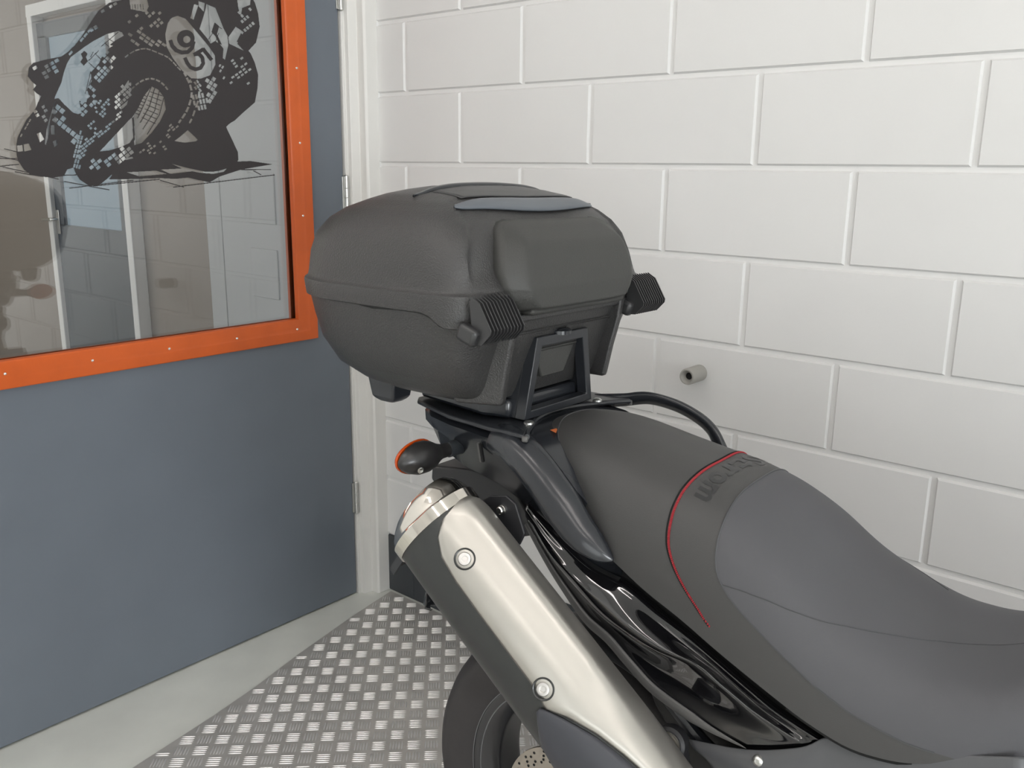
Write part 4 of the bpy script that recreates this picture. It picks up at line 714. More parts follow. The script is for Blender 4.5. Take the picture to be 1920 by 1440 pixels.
('L', [(-435.5, 1619.3), (-435.0, 1620.2), (-427.7, 1624.9), (-424.7, 1621.3), (-425.1, 1620.3), (-432.5, 1615.7)]),
('L', [(-451.4, 1660.2), (-450.9, 1661.1), (-443.6, 1665.8), (-440.7, 1662.2), (-441.1, 1661.3), (-448.4, 1656.6)]),
('L', [(-445.9, 1653.6), (-445.4, 1654.5), (-438.1, 1659.2), (-435.1, 1655.6), (-435.6, 1654.7), (-442.9, 1650.0)]),
('L', [(-440.4, 1646.9), (-439.9, 1647.8), (-432.6, 1652.6), (-429.6, 1649.0), (-430.1, 1648.0), (-437.4, 1643.3)]),
('L', [(-429.3, 1633.5), (-428.8, 1634.5), (-421.4, 1639.2), (-418.4, 1635.5), (-418.9, 1634.6), (-426.3, 1629.9)]),
('L', [(-423.7, 1626.8), (-423.2, 1627.7), (-415.8, 1632.4), (-412.8, 1628.8), (-413.3, 1627.9), (-420.7, 1623.2)]),
('L', [(-406.8, 1606.4), (-406.3, 1607.3), (-398.8, 1612.0), (-395.7, 1608.3), (-396.2, 1607.4), (-403.7, 1602.7)]),
('L', [(-423.1, 1647.8), (-422.6, 1648.7), (-415.2, 1653.5), (-412.2, 1649.8), (-412.6, 1648.9), (-420.1, 1644.2)]),
('L', [(-417.5, 1641.1), (-417.0, 1642.0), (-409.6, 1646.8), (-406.5, 1643.1), (-407.0, 1642.2), (-414.4, 1637.5)]),
('L', [(-411.8, 1634.3), (-411.4, 1635.3), (-403.9, 1640.0), (-400.8, 1636.4), (-401.3, 1635.4), (-408.8, 1630.7)]),
('L', [(-422.4, 1668.7), (-422.0, 1669.6), (-414.6, 1674.4), (-411.5, 1670.8), (-412.0, 1669.9), (-419.4, 1665.1)]),
('L', [(-411.2, 1655.4), (-410.7, 1656.3), (-403.3, 1661.1), (-400.2, 1657.5), (-400.7, 1656.5), (-408.2, 1651.8)]),
('L', [(-399.9, 1641.9), (-399.4, 1642.9), (-391.9, 1647.6), (-388.8, 1644.0), (-389.3, 1643.0), (-396.8, 1638.3)]),
('L', [(-417.0, 1787.9), (-415.8, 1787.8), (-410.6, 1783.0), (-415.8, 1778.9), (-417.0, 1779.0), (-422.2, 1783.8)]),
('L', [(-383.7, 1800.6), (-382.5, 1800.5), (-377.1, 1795.7), (-382.5, 1791.6), (-383.6, 1791.7), (-389.0, 1796.4)]),
('L', [(-409.2, 1780.8), (-408.0, 1780.7), (-402.8, 1775.9), (-408.1, 1771.8), (-409.2, 1771.9), (-414.5, 1776.7)]),
('L', [(-392.9, 1780.2), (-391.7, 1780.2), (-386.3, 1775.3), (-391.7, 1771.2), (-392.9, 1771.3), (-398.2, 1776.1)]),
('L', [(-401.4, 1773.7), (-400.2, 1773.6), (-394.9, 1768.7), (-400.2, 1764.7), (-401.4, 1764.7), (-406.7, 1769.6)]),
('L', [(-409.9, 1767.1), (-408.7, 1767.0), (-403.4, 1762.2), (-408.7, 1758.1), (-409.9, 1758.2), (-415.2, 1763.0)]),
('L', [(-377.0, 1765.9), (-375.8, 1765.8), (-370.4, 1760.9), (-375.8, 1756.8), (-377.0, 1756.9), (-382.4, 1761.8)]),
('L', [(-385.6, 1759.3), (-384.4, 1759.2), (-379.0, 1754.3), (-384.4, 1750.2), (-385.6, 1750.3), (-391.0, 1755.2)]),
('L', [(-394.2, 1752.7), (-393.0, 1752.6), (-387.6, 1747.7), (-393.0, 1743.6), (-394.2, 1743.7), (-399.5, 1748.6)]),
('L', [(-402.7, 1746.2), (-401.6, 1746.1), (-396.2, 1741.2), (-401.6, 1737.1), (-402.7, 1737.2), (-408.0, 1742.1)]),
('L', [(-478.7, 1613.3), (-478.7, 1614.2), (-474.4, 1620.3), (-470.2, 1618.5), (-470.2, 1617.6), (-474.5, 1611.6)]),
('L', [(-487.5, 1629.8), (-487.5, 1630.7), (-483.2, 1636.7), (-479.1, 1635.0), (-479.1, 1634.1), (-483.4, 1628.1)]),
('L', [(-488.4, 1642.9), (-488.4, 1643.7), (-484.1, 1649.7), (-480.0, 1648.0), (-480.0, 1647.2), (-484.3, 1641.1)]),
('L', [(-480.6, 1639.6), (-480.5, 1640.4), (-476.2, 1646.5), (-472.1, 1644.7), (-472.1, 1643.9), (-476.4, 1637.8)]),
('L', [(-1008.9, 1430.9), (-997.4, 1432.3), (-997.8, 1418.4), (-1009.2, 1418.2)]),
('L', [(-995.0, 1433.6), (-983.3, 1436.2), (-979.0, 1422.3), (-994.4, 1418.5)]),
('L', [(-963.6, 1457.7), (-955.0, 1461.5), (-948.5, 1446.5), (-958.6, 1439.2)]),
('L', [(-931.0, 1477.6), (-922.6, 1478.0), (-923.6, 1457.9), (-931.9, 1457.6)]),
('L', [(-930.0, 1442.3), (-921.2, 1446.1), (-920.1, 1434.2), (-927.8, 1429.3)]),
('L', [(-920.4, 1521.4), (-914.6, 1531.1), (-930.9, 1489.4), (-938.2, 1453.8), (-946.3, 1433.6), (-948.4, 1435.9), (-939.9, 1471.4)]),
('L', [(-966.0, 1506.2), (-965.6, 1507.2), (-959.4, 1510.9), (-957.0, 1506.0), (-957.5, 1505.1), (-963.7, 1501.4)]),
('L', [(-962.3, 1498.4), (-961.9, 1499.4), (-955.6, 1503.1), (-953.2, 1498.2), (-953.7, 1497.3), (-960.0, 1493.6)]),
('L', [(-948.8, 1496.2), (-948.4, 1497.2), (-942.1, 1500.9), (-939.7, 1496.0), (-940.2, 1495.1), (-946.5, 1491.4)]),
('L', [(-945.0, 1488.4), (-944.6, 1489.3), (-938.2, 1493.0), (-935.9, 1488.1), (-936.3, 1487.1), (-942.7, 1483.5)]),
('L', [(-946.8, 1517.6), (-946.3, 1518.6), (-940.0, 1522.3), (-937.7, 1517.5), (-938.1, 1516.5), (-944.4, 1512.8)]),
('L', [(-943.0, 1509.8), (-942.5, 1510.8), (-936.2, 1514.5), (-933.8, 1509.6), (-934.2, 1508.7), (-940.6, 1504.9)]),
('L', [(-1000.4, 1450.6), (-1000.2, 1451.4), (-996.3, 1457.2), (-994.3, 1456.0), (-994.5, 1455.3), (-998.4, 1449.4)]),
('L', [(-989.5, 1466.9), (-989.3, 1467.7), (-985.3, 1473.6), (-983.3, 1472.4), (-983.6, 1471.6), (-987.5, 1465.7)]),
('L', [(-984.0, 1475.1), (-983.8, 1475.9), (-979.9, 1481.8), (-977.9, 1480.6), (-978.1, 1479.8), (-982.0, 1473.9)]),
('L', [(-978.6, 1483.3), (-978.3, 1484.1), (-974.4, 1490.0), (-972.4, 1488.9), (-972.6, 1488.1), (-976.5, 1482.1)]),
('L', [(-764.0, 1406.5), (-743.3, 1410.6), (-740.9, 1406.8), (-760.3, 1402.8)]),
('L', [(-640.3, 1395.0), (-596.7, 1384.7), (-547.1, 1375.5), (-523.6, 1375.5), (-504.4, 1378.4), (-483.1, 1384.0), (-491.7, 1375.6), (-524.0, 1370.0), (-562.7, 1372.7), (-607.6, 1380.6)]),
]
# ---- black vinyl picture on the outer pane, outline points in millimetres on the pane (y, z)
def decal_mesh():
    step = 0.9
    P = [(o_, np.array(p)) for o_, p in DECAL]
    allp = np.concatenate([p for _, p in P])
    y0, y1 = -1235.0, allp[:, 0].max()+2; z0, z1 = allp[:, 1].min()-2, allp[:, 1].max()+2
    ny, nz = int((y1-y0)/step), int((z1-z0)/step)
    Y = y0+(np.arange(ny)+0.5)*step; Z = z0+(np.arange(nz)+0.5)*step
    mask = np.zeros((nz, ny), bool)
    for o_, p in P:
        a0, a1 = np.searchsorted(Y, p[:, 0].min()), np.searchsorted(Y, p[:, 0].max()); b0, b1 = np.searchsorted(Z, p[:, 1].min()), np.searchsorted(Z, p[:, 1].max())
        if a1 <= a0 or b1 <= b0: continue
        yy = Y[None, a0:a1]; zz = Z[b0:b1, None]; ins = np.zeros((b1-b0, a1-a0), bool); j = len(p)-1
        for i in range(len(p)):
            yi, zi = p[i]; yj, zj = p[j]; j = i
            if zi == zj: continue
            ins ^= ((zi > zz) != (zj > zz)) & (yy < (yj-yi)*(zz-zi)/(zj-zi)+yi)
        mask[b0:b1, a0:a1][ins] = (o_ == 'B')
    mb = MB(); x = -0.0096
    for b in range(nz):
        row = np.flatnonzero(np.diff(np.concatenate([[0], mask[b].astype(np.int8), [0]])))
        za, zb = (z0+b*step)/1000, (z0+(b+1)*step)/1000
        for a, c in zip(row[::2], row[1::2]):
            ya, yb = dloc((y0+a*step)/1000), dloc((y0+c*step)/1000)
            mb.add([(x, ya, za), (x, yb, za), (x, yb, zb), (x, ya, zb)], [(0, 1, 2, 3)])
    return mb
decal = decal_mesh().build('vinyl_racer_graphic', 'vinyl', door, fix=False)
decal['label'] = 'black vinyl racing motorcycle graphic on the door glass'

# ================================================================== TREAD PLATE
def plate_edge_x(y):
    return interp([-2.6, -1.6, -1.03, -0.794, -0.643, -0.476, -0.224, -0.102, -0.012], [0.62, 0.41, 0.305, 0.262, 0.228, 0.180, 0.118, 0.093, 0.076], y)
PX1, PY0, PTH = 2.9, -2.3, 0.003
ys = [-0.012, -0.102, -0.224, -0.35, -0.476, -0.643, -0.794, -1.03, -1.3, -1.6, -2.0, PY0]
mb = MB()
mb.prism([(plate_edge_x(y), y, 0.0) for y in ys]+[(PX1, PY0, 0.0), (PX1, -0.012, 0.0)], (0, 0, PTH), mi=0)
pitch = 0.0433; ang = R(44.0)
d1 = np.array([math.cos(ang), math.sin(ang)]); d2_ = np.array([math.sin(ang), -math.cos(ang)])
c0 = np.array([0.3113, -0.5243])
# one bar: a low lens, 6 segments long
def bar_template(L, W, H):
    vs = []; fs = []
    st = [(-0.5, 0.05), (-0.36, 0.8), (-0.15, 1.0), (0.15, 1.0), (0.36, 0.8), (0.5, 0.05)]
    for t, w in st: vs += [(t*L, -W*w/2, 0.0), (t*L, -W*w*0.22, H*min(1, w+0.1)), (t*L, W*w*0.22, H*min(1, w+0.1)), (t*L, W*w/2, 0.0)]
    for i in range(len(st)-1):
        for j in range(3): fs.append((i*4+j, (i+1)*4+j, (i+1)*4+j+1, i*4+j+1))
    return np.array(vs), fs
BV, BF = bar_template(0.034, 0.0040, 0.0017)
for i in range(-70, 71):
    for j in range(-70, 71):
        c = c0+d1*pitch*i+d2_*pitch*j
        if not (PY0+0.02 < c[1] < -0.025 and plate_edge_x(c[1])-0.004 < c[0] < PX1-0.03): continue
        if c[0] > 1.9 and c[1] < -1.6: continue
        a, b = (d1, d2_) if (i+j) % 2 == 0 else (d2_, d1)
        for k in range(5):
            o = c+b*(k-2)*0.0072
            P = np.c_[o[0]+BV[:, 0]*a[0]+BV[:, 1]*b[0], o[1]+BV[:, 0]*a[1]+BV[:, 1]*b[1], PTH-0.0001+BV[:, 2]]
            if P[:, 1].max() > -0.013 or any(p[0] < plate_edge_x(p[1])+0.001 for p in P[::5]): continue
            mb.add(P.tolist(), BF, 1)
o = mb.build('tread_plate', ['plate', 'plate_bar'], angle=60, fix=False)
tag(o, 'aluminium five-bar tread plate covering the floor under the motorcycle', 'floor plate')

# ---- stub of pipe in the wall
pp = empty('wall_pipe_stub', (1.176, 0, 0.928)); tag(pp, 'short grey plastic pipe stub sticking out of the white block wall', 'pipe')
mb = MB(); r = 0.0195
mb.lathe([(r, 0.0), (r, 0.058), (r*0.92, 0.062), (r*0.78, 0.062), (r*0.60, 0.058), (r*0.42, 0.050)], (0, 0, 0), (0, -1, 0), 28, (True, False)); mb.build('pipe_sleeve', 'grey_plastic', pp)
mb = MB(); mb.lathe([(r*0.44, 0.034), (r*0.44, 0.050)], (0, 0, 0), (0, -1, 0), 20); mb.build('pipe_bore', 'hole', pp)

# ================================================================== FLUORESCENT LIGHTS
def lamp(loc, length, rz, label):
    t = empty('ceiling_light', loc, (0, 0, rz)); tag(t, label, 'ceiling light', 'long lights on the workshop ceiling')
    mb = MB(); mb.box((0, 0, 0.05), (length+0.06, 0.16, 0.05)); mb.build('housing', 'ceiling', t, bevel=0.006)
    mb = MB(); mb.box((0, 0, 0.012), (length, 0.12, 0.026)); mb.build('light_tube', 'tube', t, bevel=0.01)
for x, y, lb in ((0.9, -2.0, 'long ceiling light nearest the grey door'), (2.9, -2.0, 'long ceiling light over the front of the motorcycle'), (0.9, -3.5, 'ceiling light nearest the shopfront on the door side'), (2.9, -3.5, 'ceiling light nearest the shopfront away from the door'), (5.2, -2.4, 'long ceiling light furthest from the door')):
    lamp((x, y, 3.13), 1.5, 0, lb)

# ================================================================== MOTORCYCLE
# bike frame: x forward, y to the rider's left, z up; origin where the rear wheel meets the floor
PHI, PSI = R(1.0), R(3.0)
fx = Vector((math.cos(PSI), math.sin(PSI), 0)); lf = Vector((-math.sin(PSI)*math.cos(PHI), math.cos(PSI)*math.cos(PHI), -math.sin(PHI))); upv = fx.cross(lf)
BM = Matrix((fx, lf, upv)).transposed().to_4x4(); BM.translation = Vector((1.39, -0.73, 0.0055))
bike = empty('motorcycle'); bike.matrix_world = BM
tag(bike, 'black adventure motorcycle seen from behind with a long black seat and silver muffler', 'motorcycle')

# ---- seat
SX = [-0.115, -0.09, -0.05, 0.0, 0.05, 0.10, 0.18, 0.24, 0.30, 0.36, 0.42, 0.48, 0.54, 0.60, 0.66, 0.74, 0.82]
SH = [0.950, 0.985, 1.002, 1.005, 0.999, 0.992, 0.979, 0.970, 0.953, 0.922, 0.876, 0.849, 0.829, 0.829, 0.850, 0.873, 0.89]
SB = [0.925, 0.925, 0.925, 0.912, 0.885, 0.850, 0.812, 0.792, 0.768, 0.746, 0.722, 0.704, 0.708, 0.730, 0.757, 0.780, 0.80]
SW = [0.070, 0.088, 0.108, 0.125, 0.138, 0.147, 0.156, 0.162, 0.170, 0.176, 0.178, 0.176, 0.170, 0.158, 0.140, 0.115, 0.095]
def seat_pt(x, v, off=0.0):
    H, B, W = interp(SX, SH, x), interp(SX, SB, x), interp(SX, SW, x)
    c, s = math.cos(PI*v), math.sin(PI*v)
    n = 2.9
    yy = -W*math.copysign(abs(c)**(2/n), c)
    zz = B+(H-B)*abs(s)**(2/n)
    sh = 0.075*max(0.0, (0.12-x)/0.2)*min(1, abs(yy)/0.14)**2
    nrm = Vector((0, c*-1*abs(c)**0.2, abs(s))).normalized()
    return Vector((x+sh, yy, zz))+nrm*off
xs_d = []
for i in range(len(SX)-1):
    for k in range(5): xs_d.append(SX[i]+(SX[i+1]-SX[i])*k/5)
xs_d.append(SX[-1])
# smooth the station tables
def smooth_tab(ys):
    f = np.interp(np.linspace(SX[0], SX[-1], 400), SX, ys); k = np.hanning(37); k /= k.sum()
    g = np.convolve(np.pad(f, 18, mode='edge'), k, 'valid'); return g
SXf = np.linspace(SX[0], SX[-1], 400).tolist(); SH, SB, SW = [smooth_tab(t).tolist() for t in (SH, SB, SW)]; SX_ = SX; SX = SXf
NV = 48
def vv_(v): return min(v, 1-v)
def stitch_x(v): return float(np.interp(vv_(v), [0.015, 0.03, 0.05, 0.075, 0.11, 0.15, 0.22, 0.30, 0.40, 0.5], [0.292, 0.262, 0.240, 0.224, 0.212, 0.2075, 0.2055, 0.2065, 0.2105, 0.214]))
def rider_x(v): return float(np.interp(vv_(v), [0.0, 0.03, 0.055, 0.066, 0.073, 0.080, 0.092, 0.108, 0.133, 0.167, 0.217, 0.30, 0.40, 0.5], [0.60, 0.548, 0.500, 0.445, 0.385, 0.345, 0.316, 0.297, 0.285, 0.2795, 0.276, 0.2745, 0.274, 0.275]))
def rider_s(v):
    return sum(rider_x(v+d)*w for d, w in ((-0.012, 0.2), (-0.006, 0.2), (0, 0.2), (0.006, 0.2), (0.012, 0.2))) if 0.02 < v < 0.98 else rider_x(v)
def stitch_s(v):
    return sum(stitch_x(v+d)*0.2 for d in (-0.014, -0.007, 0, 0.007, 0.014)) if 0.02 < v < 0.98 else stitch_x(v)
mb = MB()
VS = [0.5-0.5*math.cos(PI*k/72)*(1-0.25*abs(math.sin(PI*k/72))) for k in range(73)]
VS = [k/72 for k in range(73)]; VS = sorted(set(VS+[0.005, 0.02, 0.035, 0.05, 0.062, 0.0765, 0.09, 1-0.005, 1-0.02, 1-0.035, 1-0.05, 1-0.062, 1-0.0765, 1-0.09]))
ua = np.linspace(0, 1, 80).tolist()
P = [[seat_pt(SX[0]+(rider_s(v)-SX[0])*u, v) for v in VS] for u in ua]
P += [[seat_pt(rider_s(v)+(SX[-1]-rider_s(v))*u, v) for v in VS] for u in ua[1:]]
mb.grid(P, mfun=lambda i, j: 1 if i >= 79 else 0)
# closing faces: rear, front, underside
for row in (P[0], P[-1]):
    c = sum(row, Vector())/len(row); c.z = min(p.z for p in row)+0.01
    mb.add(row+[c], [(k, k+1, len(row)) for k in range(len(row)-1)]+[(len(row)-1, 0, len(row))])
mb.grid([[p[0], p[-1]] for p in P])
seat = mb.build('seat', ['seat', 'seat_front'], bike, angle=60)
vs = [k/120 for k in range(2, 119)]
mb = MB()
mb.tube([seat_pt(stitch_s(v)-0.0042, v, 0.0) for v in vs], 0.0013, 6); mb.build('seam_groove', 'hole', seat)
mb = MB()
raw = [seat_pt(stitch_s(k/1500), k/1500, 0.0004) for k in range(26, 1475)]
pts = [raw[0]]; acc = 0
for a, b in zip(raw, raw[1:]):
    acc += (b-a).length
    if acc > 0.0022: pts.append(b); acc = 0
for k in range(0, len(pts)-2, 1):      # slanted stitches
    a, b = pts[k], pts[k+1]
    mb.tube([a+Vector((-0.0016, 0, 0)), (a+b)/2+Vector((0, 0, 0.0006)), b+Vector((0.0016, 0, 0))], 0.0011, 5)
mb.build('red_stitching', 'red', seat)
mb = MB(); mb.tube([seat_pt(rider_s(v), v, 0.0002) for v in vs], 0.0012, 6); mb.build('seam', 'piping', seat)
for sd in (0, 1):
    DX = [0.297, 0.315, 0.34, 0.38, 0.415, 0.45, 0.485, 0.545, 0.59, 0.63, 0.70, 0.80]; DV = [0.115, 0.130, 0.150, 0.187, 0.232, 0.282, 0.330, 0.410, 0.445, 0.462, 0.46, 0.44]
    xx = np.linspace(0.297, 0.52 if sd else 0.80, 60); pp = [seat_pt(x, (lambda q: 1-q if sd else q)(interp(DX, DV, x)), 0.0001) for x in xx]
    mb = MB(); mb.tube(pp, 0.0009, 6); mb.build('seam', 'piping', seat)
mb = MB(); mb.tube([seat_pt(x, 0.0)+Vector((0, 0.006, -0.002)) for x in np.linspace(0.40, 0.80, 40)], 0.0045, 8); mb.build('seat_edge_shade', 'hole', seat)  # dark tube put in as the shade line below the seat edge
for sd in (0, 1):
    mb = MB(); mb.tube([seat_pt(interp([0.0, 0.03, 0.10, 0.28, 0.5], [0.02, -0.008, -0.034, -0.048, -0.052], v), 1-v if sd else v, 0.0002) for v in np.linspace(0.0, 0.5, 60)], 0.0011, 6); mb.build('seam', 'piping', seat)
# letters pressed into the band, laid on the seat surface
def text_on(fn, body, size, name, m, parent, bold=0.0, shear=0.0, thick=0.0004, width=1.0):
    cu = bpy.data.curves.new('t', 'FONT'); cu.body = body; cu.size = size; cu.align_x = 'CENTER'; cu.align_y = 'CENTER'; cu.offset = bold; cu.shear = shear; cu.resolution_u = 3
    ob = bpy.data.objects.new('t', cu); COL.objects.link(ob)
    dg = bpy.context.evaluated_depsgraph_get(); me = bpy.data.meshes.new_from_object(ob.evaluated_get(dg))
    bpy.data.objects.remove(ob)
    bm = bmesh.new(); bm.from_mesh(me); bmesh.ops.triangulate(bm, faces=bm.faces)
    for _ in range(2):
        bmesh.ops.subdivide_edges(bm, edges=[e for e in bm.edges if e.calc_length() > size*0.12], cuts=1)
        bmesh.ops.triangulate(bm, faces=bm.faces)
    for v in bm.verts: v.co = fn(v.co.x*width, v.co.y)
    bm.to_mesh(me); bm.free(); me.name = name
    me.materials.clear(); me.materials.append(M[m])
    o = bpy.data.objects.new(name, me); COL.objects.link(o); o.parent = parent
    return o
def on_band(tx, ty):
    v = 0.50-tx/0.46
    return seat_pt(0.238+ty, min(0.97, max(0.03, v)), 0.0006)
text_on(on_band, 'V-Strom', 0.046, 'seat_lettering', 'emboss', seat, bold=0.0012, width=1.15)

# ---- muffler
E0 = Vector((-0.116, -0.264, 0.870)); MD = Vector((0.278, 0.010, -0.228)).normalized()
ML = Vector((0, 0, 1)).cross(MD).normalized(); MU = MD.cross(ML)
RA, RB = 0.066, 0.077
def mp(t, th, off=0.0, k=1.0):
    th = R(th); return E0+MD*t-ML*(RA*k+off)*math.cos(th)+MU*(RB*k+off)*math.sin(th)
muf = empty('muffler', parent=bike)
mb = MB()
mb.loft([[mp(t, a*7.5, k=k) for a in range(48)] for t, k in ((0.012, 0.985), (0.10, 1.0), (0.30, 1.0), (0.40, 0.97), (0.47, 0.82), (0.52, 0.55), (0.54, 0.4))])
mb.build('muffler_body', 'can', muf)
mb = MB()
mb.loft([[mp(t+tt*math.sin(R(a*7.5)), a*7.5, k=k) for a in range(48)] for t, k, tt in ((0.013, 0.96, 0), (0.013, 1.02, 0), (-0.004, 1.025, 0), (-0.006, 1.0, 0), (-0.008, 0.98, 0), (-0.016, 0.94, -0.003), (-0.024, 0.87, -0.007), (-0.030, 0.78, -0.009), (-0.032, 0.66, -0.010), (-0.028, 0.58, -0.010), (-0.01, 0.54, 0))], (False, True))
mb.build('end_cap', 'chrome', muf, angle=30)
mb = MB(); mb.loft([[mp(t, a*7.5, k=k) for a in range(48)] for t, k in ((-0.008, 0.535), (-0.0082, 0.3))], (False, True)); mb.build('tail_pipe', 'hole', muf)
# shield: patch between two borders
ST = [0.012, 0.020, 0.035, 0.06, 0.10, 0.16, 0.22, 0.28, 0.305, 0.33, 0.37, 0.41, 0.45, 0.50, 0.56]
SL = [72, 46, 30, 20, 16, 15, 15, 15, 10, 24, 38, 47, 54, 62, 72]
SR = [92, 112, 128, 138, 145, 148, 148, 148, 148, 148, 148, 148, 146, 142, 136]
def sh_off(t, a):
    e = 0.0045+0.0075*math.exp(-((a-80)/13)**2)*min(1, (t+0.01)/0.06)*max(0, min(1, (0.40-t)/0.1))
    return e
def shield_pts(base):
    rows = []
    for t in np.linspace(0.012, 0.56, 70):
        l, r_ = interp(ST, SL, t), interp(ST, SR, t); k = interp([0, 0.40, 0.56], [1, 1.0, 0.93], t)
        row = []
        for q in range(41):
            a = l+(r_-l)*q/40
            edge = min(q, 40-q)/3.0
            off = sh_off(t, a)-(0.0045*(1-min(1, edge))**2)
            row.append(mp(t, a, off, k))
        rows.append(row)
    return rows
mb = MB(); mb.grid(shield_pts(0)); sh = mb.build('heat_shield', 'shield', muf, angle=180, solid=0.0025)
for t, a in ((0.084, 40), (0.284, 24)):
    c = mp(t, a, 0.004); n = (mp(t, a, 0.02)-mp(t, a, 0.0)).normalized()
    mb = MB(); mb.lathe([(0.0155, -0.004), (0.0155, 0.0010), (0.0145, 0.0020), (0.0130, 0.0010), (0.0120, -0.0035)], c, n, 32, (False, False)); wsh = mb.build('bolt_recess', 'can', sh)
    mb = MB(); mb.lathe([(0.0120, -0.0035), (0.0095, -0.003), (0.0095, 0.0018), (0.0085, 0.0030), (0.0050, 0.0038), (0.0040, 0.0034), (0.0038, 0.0015), (0.0001, 0.0015)], c, n, 32, (False, False)); mb.build('bolt', 'bolt_steel', sh)
# lower black cover of the exhaust
mb = MB()
rows = []
for t in np.linspace(0.300, 0.60, 30):
    hi = interp([0.30, 0.33, 0.37, 0.41, 0.45, 0.5, 0.6], [9, 22, 36, 45, 52, 60, 70], t); lo = interp([0.30, 0.34, 0.4, 0.6], [2, -30, -50, -60], t)
    rows.append([mp(t, lo+(hi-lo)*q/16, 0.006-0.004*abs(q/8-1)**4, interp([0, 0.40, 0.60], [1, 1.0, 0.93], t)) for q in range(17)])
mb.grid(rows); mb.build('exhaust_cover', 'grey_cover', muf, angle=180, solid=0.002)
mb = MB()
pts = [mp(0.50, 20, -0.03), (0.30, -0.24, 0.50), (0.36, -0.20, 0.43), (0.48, -0.13, 0.34), (0.70, -0.08, 0.28)]
mb.tube(spline(pts, 6), 0.026, 16); mb.build('exhaust_pipe', 'can', muf)

# ---- rear wheel
WC = Vector((0.012, 0.006, 0.319))
wheel = empty('rear_wheel', tuple(WC), parent=bike)
mb = MB()
tp = [(0.2215, -0.0575), (0.232, -0.0635), (0.250, -0.0705), (0.268, -0.0745), (0.283, -0.0735), (0.291, -0.070), (0.2925, -0.0685), (0.301, -0.0610), (0.3105, -0.043), (0.3165, -0.022), (0.319, 0), (0.3165, 0.022), (0.3105, 0.043), (0.301, 0.0610), (0.2925, 0.0685), (0.283, 0.0735), (0.268, 0.0745), (0.250, 0.0705), (0.232, 0.0635), (0.2215, 0.0575)]
mb.lathe(tp, (0, 0, 0), (0, 1, 0), 128, (False, False)); tyre = mb.build('tyre', 'tyre', wheel, angle=30)
mb = MB()
rp = [(0.2225, -0.0590), (0.2255, -0.0575), (0.2255, -0.0540), (0.2150, -0.0535), (0.2085, -0.0500), (0.2030, -0.0420), (0.2015, -0.0340), (0.1940, -0.0300), (0.1900, -0.0240), (0.1890, 0.0240), (0.1940, 0.03), (0.2015, 0.034), (0.2085, 0.05), (0.2150, 0.0535), (0.2255, 0.054), (0.2225, 0.059), (0.2190, 0.0600), (0.2140, 0.0595), (0.206, 0.056), (0.197, 0.045), (0.186, 0.034), (0.182, 0.024), (0.182, -0.024), (0.186, -0.034), (0.197, -0.045), (0.206, -0.056), (0.2140, -0.0595), (0.2190, -0.0600), (0.2225, -0.0590)]
mb.lathe(rp, (0, 0, 0), (0, 1, 0), 128, (False, False)); mb.build('rim', 'rim', wheel, angle=30)
mb = MB()
for r_, y_ in ((0.2235, -0.0598),): mb.lathe([(r_-0.0009, y_), (r_, y_-0.0007), (r_+0.0009, y_)], (0, 0, 0), (0, 1, 0), 128, (False, False))
mb.build('rim_highlight', 'lip', wheel)  # pale ring painted in as the highlight on the outer lip
mb = MB()
for r_, y_ in ((0.2075, -0.0572),): mb.lathe([(r_-0.0010, y_), (r_, y_-0.0008), (r_+0.0010, y_)], (0, 0, 0), (0, 1, 0), 128, (False, False))
mb.build('rim_highlight', 'lip', wheel)  # second pale ring, a painted glint further in on the rim
for k in range(3):
    for sgn in (-1, 1):
        a = R(126+120*k+sgn*13)
        e = Vector((math.cos(a), 0, math.sin(a))); a2 = R(126+120*k+sgn*24); e1 = Vector((math.cos(a2), 0, math.sin(a2)))
        mb = MB(); mb.tube(spline([e*0.188+Vector((0, -0.004, 0)), e*0.13+Vector((0, -0.01, 0)), e1*0.06+Vector((0, -0.012, 0))], 6), [0.021]*3+[0.017]*7+[0.019]*3, 12, up=(0, 1, 0), flat=0.62); mb.build('spoke', 'rim', wheel)
mb = MB(); mb.lathe([(0.02, -0.075), (0.034, -0.07), (0.045, -0.055), (0.052, -0.03), (0.062, 0), (0.055, 0.04), (0.03, 0.07), (0.02, 0.09)], (0, 0, 0), (0, 1, 0), 40); mb.build('hub', 'rim', wheel)
mb = MB(); mb.lathe([(0.075, -0.086), (0.120, -0.086), (0.120, -0.081), (0.075, -0.081), (0.075, -0.086)], (0, 0, 0), (0, 1, 0), 96, (False, False))
disc = mb.build('brake_disc', 'disc', wheel, angle=30)
mb = MB()
for k in range(60):
    for q, rr in enumerate((0.112, 0.1045, 0.098) if k % 2 else (0.108, 0.094)):
        a = 2*PI*(k+q*0.33)/60
        if (k*3+q) % 4 == 0: continue
        mb.lathe([(0.0024, -0.0866), (0.0001, -0.0866)], (rr*math.cos(a), 0, rr*math.sin(a)), (0, 1, 0), 10, (False, False))
mb.build('disc_holes', 'hole', disc)
mb = MB(); mb.lathe([(0.05, -0.078), (0.082, -0.0815), (0.082, -0.078), (0.05, -0.074)], (0, 0, 0), (0, 1, 0), 40, (False, False)); mb.build('disc_carrier', 'rim', wheel)

